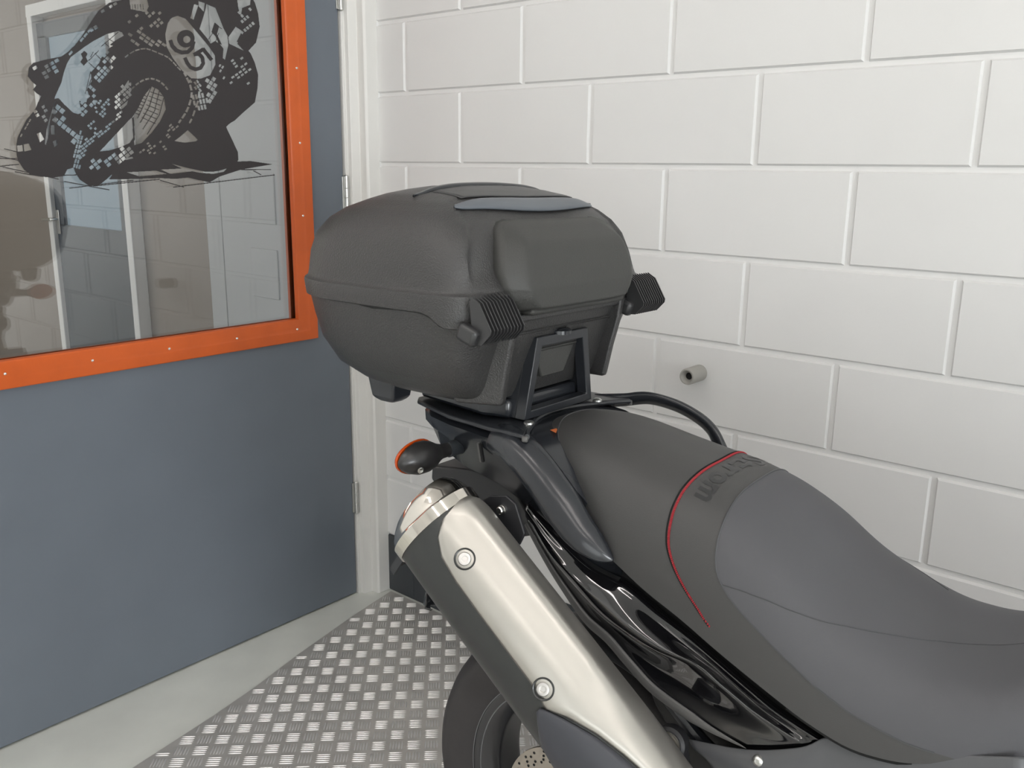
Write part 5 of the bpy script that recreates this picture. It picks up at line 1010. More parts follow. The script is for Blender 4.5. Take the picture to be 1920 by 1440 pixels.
# ---- swingarm, caliper, hugger
mb = MB()
for sgn in (-1, 1):
    mb.tube(spline([(-0.06, sgn*0.118, 0.300), (0.05, sgn*0.120, 0.325), (0.25, sgn*0.115, 0.375), (0.50, sgn*0.09, 0.42), (0.60, sgn*0.08, 0.43)], 5), [0.030]*6+[0.038]*15, 4, up=(0, 0, 1), flat=0.55)
mb.tube([(0.48, -0.1, 0.42), (0.48, 0.1, 0.42)], 0.04, 12); mb.build('swingarm', 'matte', bike, bevel=0.006)
mb = MB()
rows = []
for k in range(15):
    a = R(30+4.6*k); rows.append([WC+Vector(((0.345+0.006*0)*math.cos(a), y, (0.345-abs(y)**2*3.5)*math.sin(a))) for y in np.linspace(-0.08, 0.08, 11)])
mb.grid(rows); mb.build('hugger', 'matte', bike, angle=180, solid=0.003)

# ---- glossy tail side covers
COVER = [[(-0.0519, -0.12, 0.8762), (-0.0495, -0.126, 0.8759), (-0.0493, -0.129, 0.8733), (-0.048, -0.132, 0.8692), (-0.0478, -0.132, 0.8639), (-0.048, -0.13, 0.8562), (-0.0486, -0.126, 0.8477)], [(0.0113, -0.121, 0.8408), (0.0114, -0.131, 0.837), (0.0092, -0.136, 0.831), (0.007, -0.141, 0.8242), (0.003, -0.142, 0.8173), (-0.0003, -0.137, 0.8094), (-0.0029, -0.133, 0.802)], [(0.0729, -0.121, 0.8112), (0.0743, -0.135, 0.8113), (0.0722, -0.143, 0.8066), (0.0672, -0.152, 0.798), (0.0616, -0.156, 0.7918), (0.0487, -0.146, 0.7781), (0.0392, -0.14, 0.7677)], [(0.137, -0.122, 0.8), (0.1403, -0.14, 0.8026), (0.1359, -0.15, 0.7965), (0.1272, -0.164, 0.7841), (0.1155, -0.17, 0.7692), (0.0958, -0.152, 0.7488), (0.0838, -0.147, 0.7368)], [(0.1917, -0.123, 0.7759), (0.1961, -0.144, 0.7798), (0.1901, -0.154, 0.7744), (0.1821, -0.174, 0.7691), (0.1683, -0.18, 0.7562), (0.1403, -0.156, 0.7324), (0.1249, -0.152, 0.7219)], [(0.2441, -0.124, 0.7544), (0.2488, -0.147, 0.76), (0.2393, -0.153, 0.7527), (0.2338, -0.177, 0.7554), (0.2201, -0.184, 0.7471), (0.1835, -0.157, 0.7137), (0.1621, -0.155, 0.699)], [(0.2909, -0.126, 0.7338), (0.2941, -0.149, 0.7396), (0.2862, -0.151, 0.7327), (0.2836, -0.173, 0.7417), (0.2723, -0.182, 0.7431), (0.2295, -0.157, 0.6977), (0.2031, -0.157, 0.6749)], [(0.336, -0.128, 0.714), (0.3378, -0.151, 0.72), (0.3275, -0.15, 0.7116), (0.3213, -0.168, 0.7193), (0.3096, -0.178, 0.7249), (0.2774, -0.158, 0.6842), (0.253, -0.159, 0.6599)], [(0.3795, -0.131, 0.6972), (0.3804, -0.153, 0.7031), (0.3699, -0.152, 0.6951), (0.3613, -0.16, 0.6963), (0.3527, -0.168, 0.6991), (0.323, -0.16, 0.6716), (0.2964, -0.161, 0.6511)], [(0.4388, -0.135, 0.683), (0.4399, -0.156, 0.69), (0.4331, -0.158, 0.6835), (0.4254, -0.16, 0.6789), (0.4179, -0.161, 0.6746), (0.3912, -0.162, 0.6625), (0.3491, -0.163, 0.646)]]
RAIL = [(-0.1016, -0.148, 0.9834), (-0.0617, -0.152, 0.9785), (-0.0161, -0.158, 0.9541), (0.0283, -0.164, 0.92), (0.0703, -0.168, 0.8822), (0.1049, -0.166, 0.8582), (0.1293, -0.158, 0.8436)]
RAILL = [(-0.059, 0.165, 0.9931), (0.0316, 0.165, 0.9988), (0.1038, 0.165, 0.9759), (0.1352, 0.165, 0.9465)]
LOWT = [(0.2621, -0.156, 0.6138), (0.3508, -0.166, 0.642), (0.4196, -0.166, 0.6757), (0.4479, -0.16, 0.6986), (0.4813, -0.16, 0.7058), (0.5534, -0.16, 0.7248), (0.6584, -0.15, 0.7599)]
LOWB = [(0.3005, -0.166, 0.5964), (0.3576, -0.176, 0.6122), (0.4288, -0.18, 0.6326), (0.4687, -0.18, 0.6366), (0.5243, -0.178, 0.6479), (0.587, -0.172, 0.6611), (0.6701, -0.16, 0.6821)]
MBR = [(-0.0879, -0.195, 0.8895), (-0.0694, -0.195, 0.9043), (-0.0388, -0.195, 0.9116), (-0.0206, -0.195, 0.9027), (-0.0099, -0.195, 0.8777), (-0.0025, -0.195, 0.8604), (-0.0128, -0.195, 0.8389), (-0.0352, -0.195, 0.8498)]
MBB = (-0.044, -0.197, 0.889)
def rails_surface(rows, nu, nv, mirror=False):
    m = [spline(r, nv) for r in rows]
    out = []
    cols = len(m[0])
    rail = [spline([m[i][j] for i in range(len(m))], nu) for j in range(cols)]
    for i in range(len(rail[0])):
        out.append([Vector((rail[j][i].x, -rail[j][i].y if mirror else rail[j][i].y, rail[j][i].z)) for j in range(cols)])
    return out
for sd in (False, True):
    P = rails_surface(COVER, 9, 7, sd)
    mb = MB(); mb.grid(P); cv = mb.build('tail_cover', 'gloss', bike, angle=180, solid=0.003)
    edge = [p[-1] for p in P]
    mb = MB(); mb.tube([e+Vector((0, 0.003 if sd else -0.003, -0.003)) for e in edge], [(0.0035+0.0045*min(1, k/30))*min(1, (len(edge)-k)/16) for k in range(len(edge))], 10, flat=0.6); mb.build('cover_trim', 'trim_grey', cv)
    top = [p[0] for p in P]
    # black strip standing in for the shade in the gap under the seat
    mb = MB(); mb.tube([t+Vector((0, -0.014 if sd else 0.014, 0.000)) for t in top], 0.009, 8); mb.build('seat_gap_shade', 'hole', cv)

# ---- lower side panels toward the front
for sd in (1, -1):
    rows = [[Vector((a[0], a[1]*sd+0.0, a[2])), Vector((a[0]*0.7+b[0]*0.3, (a[1]-0.008)*sd, a[2]*0.7+b[2]*0.3)), Vector((b[0], b[1]*sd, b[2])), Vector((b[0]+0.02, (b[1]+0.02)*sd, b[2]-0.06))] for a, b in zip(LOWT, LOWB)]
    P = [spline(r, 5) for r in rows]
    rail = [spline([P[i][j] for i in range(len(P))], 6) for j in range(len(P[0]))]
    mb = MB(); mb.grid([[rail[j][i] for j in range(len(rail))] for i in range(len(rail[0]))])
    sp = mb.build('side_panel', 'panel_grey', bike, angle=180, solid=0.003)
    c = Vector((0.362, -0.171*sd*1.0 if sd == 1 else 0.171, 0.640))
    mb = MB(); mb.lathe([(0.008, -0.004), (0.008, 0.001), (0.006, 0.004), (0.0035, 0.005), (0.003, 0.002), (0.0001, 0.002)], (0.370, -0.174*sd, 0.638), (0, -sd, 0.2), 20); mb.build('panel_screw', 'steel', sp)

# ---- inner body under the seat
mb = MB()
def sec(x, w, t, b): return [Vector((x+dx, y, z)) for dx, y, z in ((0, -w, b), (0, -w, t), (0, w, t), (0, w, b))]
mb.loft([sec(0.02, 0.080, 0.90, 0.845), sec(0.10, 0.095, 0.86, 0.745), sec(0.18, 0.100, 0.84, 0.60), sec(0.30, 0.105, 0.80, 0.46), sec(0.50, 0.11, 0.74, 0.40), sec(0.72, 0.10, 0.78, 0.38)])
mb.build('frame_cover', 'void', bike, bevel=0.008)  # colour carries the darkness of the void between cover and muffler
mb = MB()
for s in (-1, 1):
    mb.tube(spline([(-0.02, s*0.105, 0.835), (0.10, s*0.118, 0.735), (0.22, s*0.125, 0.635), (0.30, s*0.125, 0.58), (0.45, s*0.12, 0.52)], 6), 0.011, 10)
mb.build('subframe_tube', 'satin', bike)
# footrest hanger with its bolt
mb = MB(); c = Vector((0.245, -0.185, 0.612))
mb.lathe([(0.020, -0.03), (0.024, -0.022), (0.024, -0.004), (0.020, 0.0)], c, (0.1, -1, 0.25), 28); hg = mb.build('footrest_hanger', 'matte', bike)
mb = MB(); mb.lathe([(0.018, 0.0), (0.0195, 0.001), (0.0195, 0.003), (0.017, 0.0035), (0.012, 0.0035)], c, (0.1, -1, 0.25), 28, (False, False)); mb.build('washer', 'screw', hg)
mb = MB(); mb.lathe([(0.0105, 0.003), (0.0105, 0.012), (0.008, 0.015), (0.004, 0.0155)], c, (0.1, -1, 0.25), 6); mb.build('hex_bolt', 'steel', hg)
mb = MB(); mb.prism([(0.225, -0.178, 0.605), (0.262, -0.178, 0.615), (0.270, -0.178, 0.585), (0.262, -0.178, 0.560), (0.240, -0.178, 0.555)], (0, 0.02, 0)); mb.build('hanger_plate', 'matte', hg, bevel=0.004)

# ---- tail cowl
def cowl(x, wt, wb, t, b, nr=0.02):
    pts = []
    pts += [(-wt*0.55, t+0.004), (-wt*0.85, t), (-wt, t-nr*0.5), (-wt*0.98, t-nr*1.4), (-(wt+wb)/2*0.97, (t+b)/2), (-wb, b+0.008), (-wb*0.9, b)]
    L = pts+[(-a, c) for a, c in reversed(pts)]
    return [Vector((x, a, c)) for a, c in L]
mb = MB()
CS = [(-0.315, 0.060, 0.050, 0.988, 0.960), (-0.300, 0.090, 0.070, 0.989, 0.935), (-0.26, 0.118, 0.092, 0.989, 0.912), (-0.20, 0.138, 0.104, 0.989, 0.895), (-0.12, 0.151, 0.112, 0.988, 0.884), (-0.07, 0.153, 0.116, 0.987, 0.868), (-0.03, 0.152, 0.118, 0.983, 0.846), (0.0, 0.148, 0.118, 0.970, 0.825), (0.03, 0.142, 0.118, 0.950, 0.805), (0.06, 0.136, 0.118, 0.925, 0.788), (0.12, 0.124, 0.116, 0.862, 0.760)]
mb.loft([cowl(*c) for c in CS]); tail = mb.build('tail_cowl', 'satin', bike, angle=50)
mb = MB(); mb.loft([[Vector((x, y*w, z)) for x, y, z in ((-0.318+dx, -0.05, 0.955), (-0.318+dx, -0.048, 0.978), (-0.318+dx, 0.048, 0.978), (-0.318+dx, 0.05, 0.955))] for dx, w in ((0.03, 1.0), (0.0, 0.95), (-0.008, 0.8))]); mb.build('tail_light', 'dark_red', tail, bevel=0.006)
for sd_ in (1, -1):
    mb = MB(); mb.box((-0.128, -0.1485*sd_, 0.950), (0.003, 0.004, 0.034), Matrix.Rotation(0.25*sd_, 3, 'X')); mb.build('slot_lit_edge', 'trim_grey', tail)  # lighter bar painted in as the lit edge of a slot
    mb = MB(); mb.box((-0.124, -0.1480*sd_, 0.950), (0.004, 0.004, 0.032), Matrix.Rotation(0.25*sd_, 3, 'X')); mb.build('slot_shade', 'hole', tail)  # black bar beside it stands in for the slot's shade
# orange triangle sticker behind the seat
mb = MB(); mb.prism([(-0.0395, -0.0835, 0.9893), (-0.0230, -0.0910, 0.9893), (-0.0370, -0.0665, 0.9893)], (0, 0, 0.0006)); mb.build('triangle_sticker', 'sticker', tail)

# ---- luggage rack plate with the front lip
rk = []
for x, y in ((-0.318, -0.088), (-0.305, -0.104), (-0.20, -0.143), (-0.11, -0.155), (-0.036, -0.157)): rk.append((x, y))
arc = [(-0.050, -0.130), (-0.068, -0.095), (-0.086, -0.055), (-0.095, 0.0)]
out = rk+arc+[(x, -y) for x, y in reversed(arc[:-1])]+[(x, -y) for x, y in reversed(rk)]
def rkz(x): return 0.9900-0.02*0
mb = MB(); mb.prism([(x, y, rkz(x)) for x, y in reversed(out)], (0, 0, 0.008)); rack = mb.build('luggage_rack', 'rack', bike, bevel=0.0025)
lip = spline([(x, y, 0.994) for x, y in ((-0.034, -0.152), *arc)]+[(x, -y, 0.994) for x, y in reversed([(-0.034, -0.152)]+arc[:-1])], 8)
mb = MB(); mb.tube(lip, 0.0045, 8); mb.build('rack_lip', 'rack', rack)
for s in (-1, 1):
    for x, y in ((-0.069, 0.100), (-0.128, 0.062)):
        mb = MB(); mb.lathe([(0.0085, 0.998), (0.0082, 1.0005), (0.0055, 1.0025), (0.0001, 1.003)], (x, s*y, 0), (0, 0, 1), 18); mb.build('rack_bolt', 'steel', rack)
    mb = MB(); mb.box((-0.036, s*0.154, 0.991), (0.010, 0.009, 0.010), Matrix.Rotation(-s*0.5, 3, 'Z')); mb.build('rail_clip', 'trim_grey', rack, bevel=0.003)
mb = MB(); mb.prism([(-0.248, -0.104, 0.992), (-0.236, -0.104, 0.992), (-0.236, -0.104, 0.966), (-0.239, -0.104, 0.962), (-0.245, -0.104, 0.962)], (0, 0.006, 0)); mb.build('rack_hook', 'rack', rack, bevel=0.001)
# ---- grab rails
RAIL_FAR = [(-0.100, 0.148, 0.984)] + [(-0.0533, 0.165, 0.9911), (-0.0123, 0.178, 0.9986), (0.0338, 0.185, 0.9935), (0.0726, 0.187, 0.9818), (0.1018, 0.187, 0.9662), (0.1221, 0.183, 0.9454)] + [(0.150, 0.176, 0.895), (0.146, 0.165, 0.850)]
for sd in (1, -1):
    pts = [Vector((p[0], p[1]*sd, p[2])) for p in RAIL] if sd == 1 else [Vector(p) for p in RAIL_FAR]
    pts = spline(pts, 8); n = len(pts)
    rr = [interp([0, 0.08, 0.25, 0.55, 0.75, 0.88, 0.96, 1.0], [0.020, 0.026, 0.029, 0.030, 0.024, 0.015, 0.006, 0.001], k/(n-1)) for k in range(n)]
    if sd == -1: rr = [interp([0, 0.15, 0.8, 0.92, 1.0], [0.018, 0.015, 0.016, 0.010, 0.001], k/(n-1)) for k in range(n)]
    mb = MB(); mb.tube(pts, rr, 20, up=[(pts[min(i+1, n-1)]-pts[max(i-1, 0)]).normalized().cross(Vector((0.2, -0.75*sd, 0.6))) for i in range(n)], flat=0.46 if sd == 1 else 0.55, pinch=1.3 if sd == 1 else 1.0); gr = mb.build('grab_rail', 'satin', bike, angle=70)

# ---- indicators
def indicator(sd):
    t = empty('indicator', (-0.198, -0.090*sd, 0.938), parent=bike)
    def q(x, y, z): return Vector((x, -y*sd, z))
    mb = MB(); mb.tube([q(0, -0.01, 0), q(0, 0.004, 0), q(0, 0.03, 0.001), q(0, 0.054, 0.001)], [0.022, 0.0155, 0.0135, 0.0130], 20, flat=0.8, up=(0, 0, 1)); mb.build('indicator_stalk', 'rib', t)
    prof = [(0.050, 0.0125), (0.070, 0.0130), (0.080, 0.0160), (0.094, 0.0230), (0.110, 0.0275), (0.128, 0.0275), (0.145, 0.0220), (0.158, 0.0140), (0.165, 0.005)]
    rings = []
    for y, r in prof:
        ring = []
        for k in range(28):
            a = 2*PI*k/28; cx, cz = math.cos(a), math.sin(a)
            dx = r*0.95*cx if cx > 0 else r*0.22*cx
            ring.append(q(dx-0.004, y, r*cz*(1.0 if cz > 0 else 0.92)+0.002*(y-0.05)/0.1))
        rings.append(ring)
    mb = MB(); mb.loft(rings); body = mb.build('indicator_housing', 'satin_soft', t, angle=60)
    rings = []
    for dx, k_ in ((-0.0065, 0.97), (-0.0095, 0.99), (-0.014, 0.9), (-0.018, 0.6)):
        ring = []
        for k in range(36):
            a = 2*PI*k/36; ring.append(q(dx-0.002, 0.121+0.0445*k_*math.cos(a), 0.002+0.0280*k_*math.sin(a)*(1-0.12*math.cos(a))))
        rings.append(ring)
    mb = MB(); mb.loft(rings); mb.build('indicator_lens', 'amber', t, angle=60)
    mb = MB(); mb.lathe([(0.0052, -0.004), (0.0052, 0.0), (0.0036, 0.0004), (0.0034, -0.002), (0.0001, -0.002)], q(0.0180, 0.138, -0.010), q(0.93, 0.35, -0.1), 16, (False, False)); mb.build('housing_screw', 'steel', t)
for sd in (1, -1): indicator(sd)

# ---- plate carrier and rear fender
mb = MB()
for s in (-1,):
    mb.prism([(-0.310, -0.062, 0.868), (-0.205, -0.062, 0.882), (-0.125, -0.062, 0.868), (-0.070, -0.062, 0.800), (-0.120, -0.062, 0.780), (-0.290, -0.062, 0.826), (-0.312, -0.062, 0.842)], (0, 0.124, 0))
br = mb.build('plate_carrier', 'matte', bike, bevel=0.004)
mb = MB()
F = [(-0.230, 0.055, 0.83), (-0.26, 0.06, 0.74), (-0.290, 0.065, 0.67), (-0.318, 0.065, 0.620), (-0.340, 0.045, 0.575), (-0.352, 0.012, 0.555)]
mb.loft([[Vector((x, -w, z)), Vector((x-0.018, -w*0.75, z-0.004)), Vector((x-0.024, 0, z-0.006)), Vector((x-0.018, w*0.75, z-0.004)), Vector((x, w, z)), Vector((x-0.006, w*0.95, z-0.006)), Vector((x-0.032, 0, z-0.010)), Vector((x-0.006, -w*0.95, z-0.006))] for x, w, z in F]); fd = mb.build('rear_fender', 'satin', bike, angle=50)
mb = MB(); mb.prism([(-0.305, -0.10, 0.76), (-0.305, 0.10, 0.76), (-0.372, 0.10, 0.662), (-0.372, -0.10, 0.662)], (-0.004, 0, 0.003)); mb.build('plate_holder', 'matte', fd)
mb = MB(); mb.prism([(-0.290, -0.104, 0.765), (-0.296, -0.104, 0.775), (-0.378, -0.104, 0.664), (-0.366, -0.104, 0.655)], (0, 0.004, 0)); mb.build('holder_flange', 'rack', fd)
mb = MB(); mb.prism([(-0.313, -0.09, 0.757), (-0.313, 0.09, 0.757), (-0.372, 0.09, 0.672), (-0.372, -0.09, 0.672)], (-0.002, 0, 0.0015)); mb.build('number_plate', 'navy', fd)
# ---- muffler bracket
mb = MB(); mb.prism([tuple(p) for p in MBR], (0, 0.006, 0)); mbk = mb.build('muffler_bracket', 'matte', bike, bevel=0.0015)
mb = MB(); mb.lathe([(0.0075, 0), (0.0075, 0.003), (0.0065, 0.0035), (0.0060, 0.008), (0.0045, 0.0095), (0.0001, 0.0095)], (MBB[0], -0.195, MBB[2]), (0, -1, 0), 16); mb.build('bracket_bolt', 'screw', mbk)
mb = MB(); mb.box((-0.10, -0.15, 0.84), (0.035, 0.09, 0.03)); mb.build('bracket_arm', 'matte', mbk, bevel=0.004)

# ---- front half (outside the picture): tank, engine, fork, front wheel
mb = MB()
TS = [(0.70, 0.10, 0.90, 0.80), (0.78, 0.13, 0.96, 0.76), (0.90, 0.17, 1.02, 0.72), (1.05, 0.19, 1.05, 0.72), (1.20, 0.17, 1.04, 0.76), (1.28, 0.11, 0.98, 0.82)]
mb.loft([[Vector((x, w*math.copysign(abs(math.cos(a))**0.7, math.cos(a)), (t+b)/2+(t-b)/2*math.copysign(abs(math.sin(a))**0.7, math.sin(a)))) for a in [2*PI*k/32 for k in range(32)]] for x, w, t, b in TS]); mb.build('fuel_tank', 'gloss', bike, angle=60)
mb = MB(); mb.box((0.82, 0, 0.50), (0.44, 0.34, 0.40)); mb.box((0.98, 0, 0.62), (0.2, 0.24, 0.24), Matrix.Rotation(0.5, 3, 'Y')); mb.build('engine', 'can', bike, bevel=0.04)
mb = MB()
for s in (-0.1, 0.1): mb.tube([(1.20, s, 1.02), (1.52, s, 0.32)], 0.027, 16)
mb.build('fork', 'can', bike)
fw = empty('front_wheel', (1.54, 0, 0.325), parent=bike)
mb = MB(); mb.lathe([(0.245, -0.04), (0.28, -0.055), (0.305, -0.05), (0.325, 0), (0.305, 0.05), (0.28, 0.055), (0.245, 0.04)], (0, 0, 0), (0, 1, 0), 72, (False, False)); mb.build('tyre', 'tyre', fw)
mb = MB(); mb.lathe([(0.25, -0.04), (0.245, -0.042), (0.22, -0.02), (0.22, 0.02), (0.245, 0.042), (0.25, 0.04)], (0, 0, 0), (0, 1, 0), 72, (False, False)); mb.build('rim', 'rim', fw)
for k in range(6):
    a = 2*PI*k/6; mb = MB(); mb.tube([(0.02*math.cos(a), 0, 0.02*math.sin(a)), (0.225*math.cos(a), 0, 0.225*math.sin(a))], 0.015, 10); mb.build('spoke', 'rim', fw)
mb = MB()
mb.tube(spline([(1.10, -0.42, 1.10), (1.16, -0.25, 1.12), (1.20, -0.08, 1.06), (1.20, 0.08, 1.06), (1.16, 0.25, 1.12), (1.10, 0.42, 1.10)], 6), 0.013, 12); mb.build('handlebar', 'matte', bike)

# ================================================================== TOP CASE
TILT = 0.0
case = empty('top_case'); case.matrix_world = BM @ Matrix.Translation((-0.070, 0, 1.030)) @ Matrix.Rotation(TILT, 4, 'Y')
tag(case, 'black ribbed plastic top case locked on the motorcycle luggage rack', 'top case')
# plan outline at one height: superellipse, separate front and rear exponents
NP = 96
def plan(W, uf, ur, w, nf=5.0, nr=3.0, sk=0.0):
    c = (uf+ur)/2; a = (uf-ur)/2; pts = []
    for k in range(NP):
        th = 2*PI*k/NP; cx, cy = math.cos(th), math.sin(th)
        n = nf if cx > 0 else nr
        x = c+a*math.copysign(abs(cx)**(2/n), cx); y = W*math.copysign(abs(cy)**(2/n), cy)
        pts.append(Vector((x, y, w)))
    return pts
# base shell
mb = MB()
B = [(0.000, 0.150, -0.052, -0.26), (0.004, 0.172, -0.042, -0.300), (0.018, 0.200, -0.036, -0.342), (0.042, 0.226, -0.030, -0.380), (0.080, 0.243, -0.020, -0.408), (0.120, 0.253, -0.006, -0.420), (0.152, 0.259, 0.004, -0.427)]
mb.loft([plan(W, f, r_, w, 7.0) for w, W, f, r_ in B]); base = mb.build('base_shell', 'case', case, angle=40)
# overlapping seam band
mb = MB()
SB_ = [(0.150, 0.2600, 0.004, -0.428), (0.152, 0.2645, 0.011, -0.433), (0.174, 0.2670, 0.014, -0.436), (0.178, 0.2660, 0.013, -0.435)]
def tongue(p, k):
    e = max(0, min(1, (p.x+0.075)/0.04))*max(0, min(1, (abs(p.y)-0.200)/0.03)); e = e*e*(3-2*e); p.z -= 0.020*e*k; return p
mb.loft([[tongue(p, 1.0 if i < 2 else 0.0) for p in plan(W, f, r_, w, 6.5)] for i, (w, W, f, r_) in enumerate(SB_)]); mb.build('seam_band', 'case', case, angle=40)
# lid
mb = MB()
L = [(0.178, 0.2650, 0.012, -0.434), (0.182, 0.2610, 0.007, -0.431), (0.190, 0.2595, 0.004, -0.430), (0.222, 0.2570, -0.004, -0.428), (0.252, 0.2495, -0.014, -0.420), (0.275, 0.2360, -0.028, -0.398), (0.292, 0.2180, -0.046, -0.368), (0.305, 0.1960, -0.066, -0.330), (0.315, 0.1710, -0.092, -0.300), (0.3225, 0.136, -0.118, -0.272), (0.328, 0.092, -0.142, -0.248), (0.331, 0.03, -0.175, -0.215)]
wl = [l[0] for l in L]
def lid_at(w): return [interp(wl, [l[i] for l in L], w) for i in (1, 2, 3)]
rings = []
fine = []
for i in range(len(L)-1):
    for k in range(3): fine.append(L[i][0]+(L[i+1][0]-L[i][0])*k/3)
fine.append(L[-1][0])
def nf_of(w): return interp([0.178, 0.26, 0.31, 0.335], [6.5, 5.5, 4.0, 2.4], w)
def lid_dent(p):
    # scooped channel down each side of the backrest on the front face
    if p.x > -0.16 and 0.188 < p.z < 0.330:
        s = abs(p.y)
        lo = interp([0.19, 0.22, 0.262, 0.30, 0.33], [0.226, 0.224, 0.206, 0.184, 0.16], p.z)
        k = max(0, min(1, (lo-s)/0.006))
        f = max(0, min(1, (0.330-p.z)/0.03))*max(0, min(1, (p.z-0.188)/0.02))
        if p.x > interp([0.188, 0.31, 0.335], [-0.03, -0.10, -0.16], p.z): p.x -= 0.009*k*f
    return p
for w in fine:
    W, f, r_ = lid_at(w)
    rings.append([lid_dent(p) for p in plan(W, f, r_, w, nf_of(w), interp([0.178, 0.31, 0.335], [3.0, 2.6, 2.2], w))])
mb.loft(rings); lid = mb.build('lid', 'case', case, angle=60)
def lid_top(x, y):
    """height of the lid crown above a plan position"""
    best = 0.178
    for w in np.linspace(0.178, 0.331, 400):
        W, f, r_ = lid_at(w); c = (f+r_)/2; a = (f-r_)/2; n = nf_of(w) if x > c else interp([0.178, 0.31, 0.335], [3.0, 2.6, 2.2], w)
        if abs((x-c)/a)**n+abs(y/W)**n < 1: best = w
    return best
# backrest pad: follows the front of the lid, 30 mm proud
def pad_outline(k, w0=0.120, w1=0.278):
    pass
mb = MB()
rowsP = []
WS = [0.148, 0.150, 0.154, 0.160, 0.170, 0.186, 0.205, 0.225, 0.245, 0.260, 0.272, 0.279, 0.282]
HW = [0.130, 0.142, 0.149, 0.156, 0.168, 0.176, 0.178, 0.174, 0.166, 0.158, 0.148, 0.136, 0.118]
for w in np.linspace(WS[0], WS[-1], 40):
    hw = interp(WS, HW, w); ff = lid_at(max(w, 0.186))[1]
    e = min((w-WS[0])/0.006, 1.0); e2 = min((WS[-1]-w)/0.045, 1.0); e = min(e, math.sin(e2*PI/2))
    row = []
    for q in range(49):
        t = -1+2*q/48; y = hw*math.copysign(1-(1-abs(t))**1.35, t)
        ed = min((hw-abs(y))/0.030, 1.0); ed = ed**0.9
        prot = (0.030*e*(0.30+0.70*ed) if abs(t) < 0.995 else -0.014)
        row.append(Vector((ff+prot+0.004-0.010*(y/0.18)**2, y, w)))
    rowsP.append(row)
mb.grid(rowsP); pad = mb.build('backrest_pad', 'pad', case, angle=180, solid=0.004)
# foot of the pad below the lid edge
mb = MB(); mb.box((0.012, 0, 0.149), (0.030, 0.262, 0.012)); mb.build('pad_foot', 'pad', pad, bevel=0.006)
# lid top: recessed luggage panel, grey strip, raised rear rail
def cap_strip(name, x_of, hw, wid, m, rise, parent, taper=True, ny=60, drop=0.0):
    mb = MB(); rows = []
    for k in range(ny+1):
        t = -1+2*k/ny; y = hw*t; w_ = wid*(math.sqrt(max(0.0, 1-abs(t)**3.2)) if taper else 1)+0.0005
        xc = x_of(y); row = []
        for q in range(9):
            u = -1+q/4; x = xc+w_*u/2
            z = lid_top(min(x, lid_at(0.2)[1]), y)
            row.append(Vector((x, y, z+rise*(1-u**4)*min(1, (1-abs(t))*4)+0.0006-drop)))
        rows.append(row)
    K = np.array([1, 4, 6, 4, 1])/16
    for _ in range(6):
        for q in range(9):
            zz = np.pad([r[q].z for r in rows], 2, mode='edge'); zz = np.convolve(zz, K, 'valid')
            for r, z in zip(rows, zz): r[q].z = float(z)
    mb.grid(rows); return mb.build(name, m, parent, angle=180, solid=0.004)
cap_strip('grey_strip', lambda y: -0.066-0.50*y*y, 0.184, 0.034, 'grey_strip', 0.0035, lid)
cap_strip('top_rail', lambda y: -0.168-0.1*y*y, 0.180, 0.020, 'satin', 0.005, lid)
mb = MB(); rows = []
for k in range(31):
    y = -0.150+0.010*k; rows.append([Vector((x, y, lid_top(x, y)+0.0014)) for x in np.linspace(-0.160, -0.088-0.55*y*y, 16)])
mb.grid(rows); mb.build('top_panel', 'case_smooth', lid, angle=180, solid=0.002)
# side feet on the front of the base
for s in (-1, 1):
    mb = MB()
    def fsec(w, xr, xf, y0, y1): return [Vector((xr, s*y0, w)), Vector((xf, s*(y0+0.003), w)), Vector((xf, s*(y0+0.016), w)), Vector((xr, s*y1, w))]
    mb.loft([fsec(0.003, -0.080, -0.016, 0.138, 0.182), fsec(0.010, -0.082, -0.013, 0.137, 0.186), fsec(0.060, -0.060, -0.004, 0.140, 0.178), fsec(0.110, -0.040, 0.008, 0.142, 0.172), fsec(0.150, -0.03, 0.012, 0.144, 0.170)])
    mb.build('base_foot', 'case', base, bevel=0.003)
# two horizontal ledges across the front of the base
mb = MB(); mb.box((-0.006, 0, 0.138), (0.026, 0.36, 0.012)); mb.box((-0.016, 0, 0.112), (0.020, 0.29, 0.006)); mb.build('front_ledge', 'case', base, bevel=0.003)
# ribbed latch buttons
for s in (-1, 1):
    lt = empty('latch_button', (0.024, s*0.211, 0.146), (0, 0, 0), case)
    mb = MB(); mb.loft([[Vector((x, y, z)) for x, z in ((-0.026, 0.030), (-0.006, 0.020), (0.010, -0.010), (0.001, -0.025), (-0.018, -0.028))] for y in (-0.036, 0.036)]); mb.build('latch_body', 'case', lt, bevel=0.002)
    for k in range(11):
        y = -0.038+0.0076*k
        mb = MB()
        mb.loft([[Vector((x, y+dy, z)) for x, z in ((-0.020, 0.036), (-0.004, 0.027), (0.018, -0.009), (0.017, -0.015), (0.002, -0.031), (-0.014, -0.032))] for dy in (-0.0010, 0.0010)])
        mb.build('rib', 'case_smooth', lt)
    for e in (-1, 1):
        mb = MB(); mb.box((-0.020, e*0.040, -0.018), (0.034, 0.020, 0.026), Matrix.Rotation(0.35, 3, 'Y')); mb.build('latch_hinge', 'case_smooth', lt, bevel=0.006)
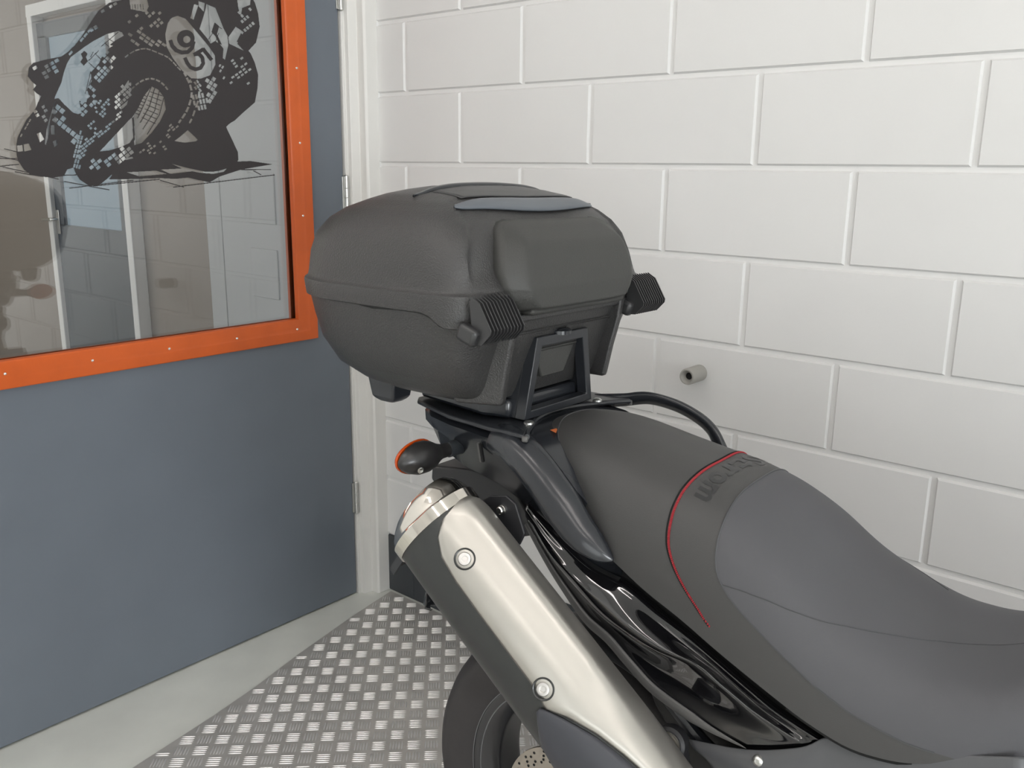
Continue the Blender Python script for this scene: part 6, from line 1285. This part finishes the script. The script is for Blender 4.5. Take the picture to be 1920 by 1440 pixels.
# lock bracket: trapezoid frame with the release flap
lk = empty('lock_bracket', (-0.009, 0, -0.008), (0, R(1), 0), case)
def tz(x, yb, yt, zb, zt): return [Vector((x, -yb, zb)), Vector((x, yb, zb)), Vector((x, yt, zt)), Vector((x, -yt, zt))]
mb = MB()
FR = [(-0.024, 1, 0), (0.0, 1, 0), (0.0, 0, 1), (-0.024, 0, 1)]
zb, zt = -0.022, 0.108
outer = lambda x: tz(x, 0.098, 0.072, zb, zt)
inner = lambda x: tz(x, 0.081, 0.058, zb+0.013, zt-0.016)
mb.loft([outer(0.0), inner(0.0), inner(-0.02), outer(-0.02), outer(0.0)], (False, False)); mb.build('lock_frame', 'rack', lk, bevel=0.0015)
for s in (-1, 1):
    mb = MB(); mb.prism([(-0.02, s*0.0965, zb), (-0.085, s*0.0965, zb), (-0.085, s*0.0965, zb+0.008), (-0.052, s*0.095, zb+0.014), (-0.02, s*0.072, zt-0.004)], (0, -s*0.006, 0)); mb.build('lock_cheek', 'rack', lk, bevel=0.001)
mb = MB(); mb.loft([[Vector((x, y, z)) for y, z in ((-0.056, 0.082), (0.056, 0.082), (0.026, 0.036), (-0.036, 0.036))] for x in (-0.035, -0.014)]); mb.loft([[Vector((x, y, z)) for y, z in ((-0.058, 0.086), (0.058, 0.086), (0.056, 0.081), (-0.056, 0.081))] for x in (-0.035, -0.010)]); fl = mb.build('release_flap', 'pad', lk, bevel=0.003)
mb = MB(); mb.box((-0.058, 0, 0.04), (0.03, 0.15, 0.12)); mb.build('lock_recess', 'hole', lk)
mb = MB(); mb.box((-0.05, 0.0, -0.016), (0.055, 0.165, 0.006)); mb.build('lock_plate', 'satin', lk, bevel=0.002)
mb = MB(); mb.lathe([(0.020, 0), (0.020, 0.006), (0.016, 0.009), (0.010, 0.010), (0.009, 0.007), (0.0001, 0.007)], (-0.008, 0.0, zt-0.002), (0, 0, 1), 24); mb.build('key_lock', 'satin', lk)
# mounting plate and the rear rubber foot
mb = MB(); mb.prism([(-0.24, -0.09, -0.030), (-0.08, -0.118, -0.030), (-0.035, -0.105, -0.030), (-0.035, 0.105, -0.030), (-0.08, 0.118, -0.030), (-0.24, 0.09, -0.030)], (0, 0, 0.030)); mb.build('mounting_plate', 'satin', case, bevel=0.006)
for s in (-1, 1):
    mb = MB(); mb.loft([[Vector((-0.272+a, s*0.130+b, z)) for a, b in ((-0.03*k, -0.025*k), (0.03*k, -0.025*k), (0.03*k, 0.025*k), (-0.03*k, 0.025*k))] for z, k in ((-0.034, 0.55), (-0.028, 0.85), (0.01, 1.05))]); mb.build('rear_foot', 'rack', case, bevel=0.004)
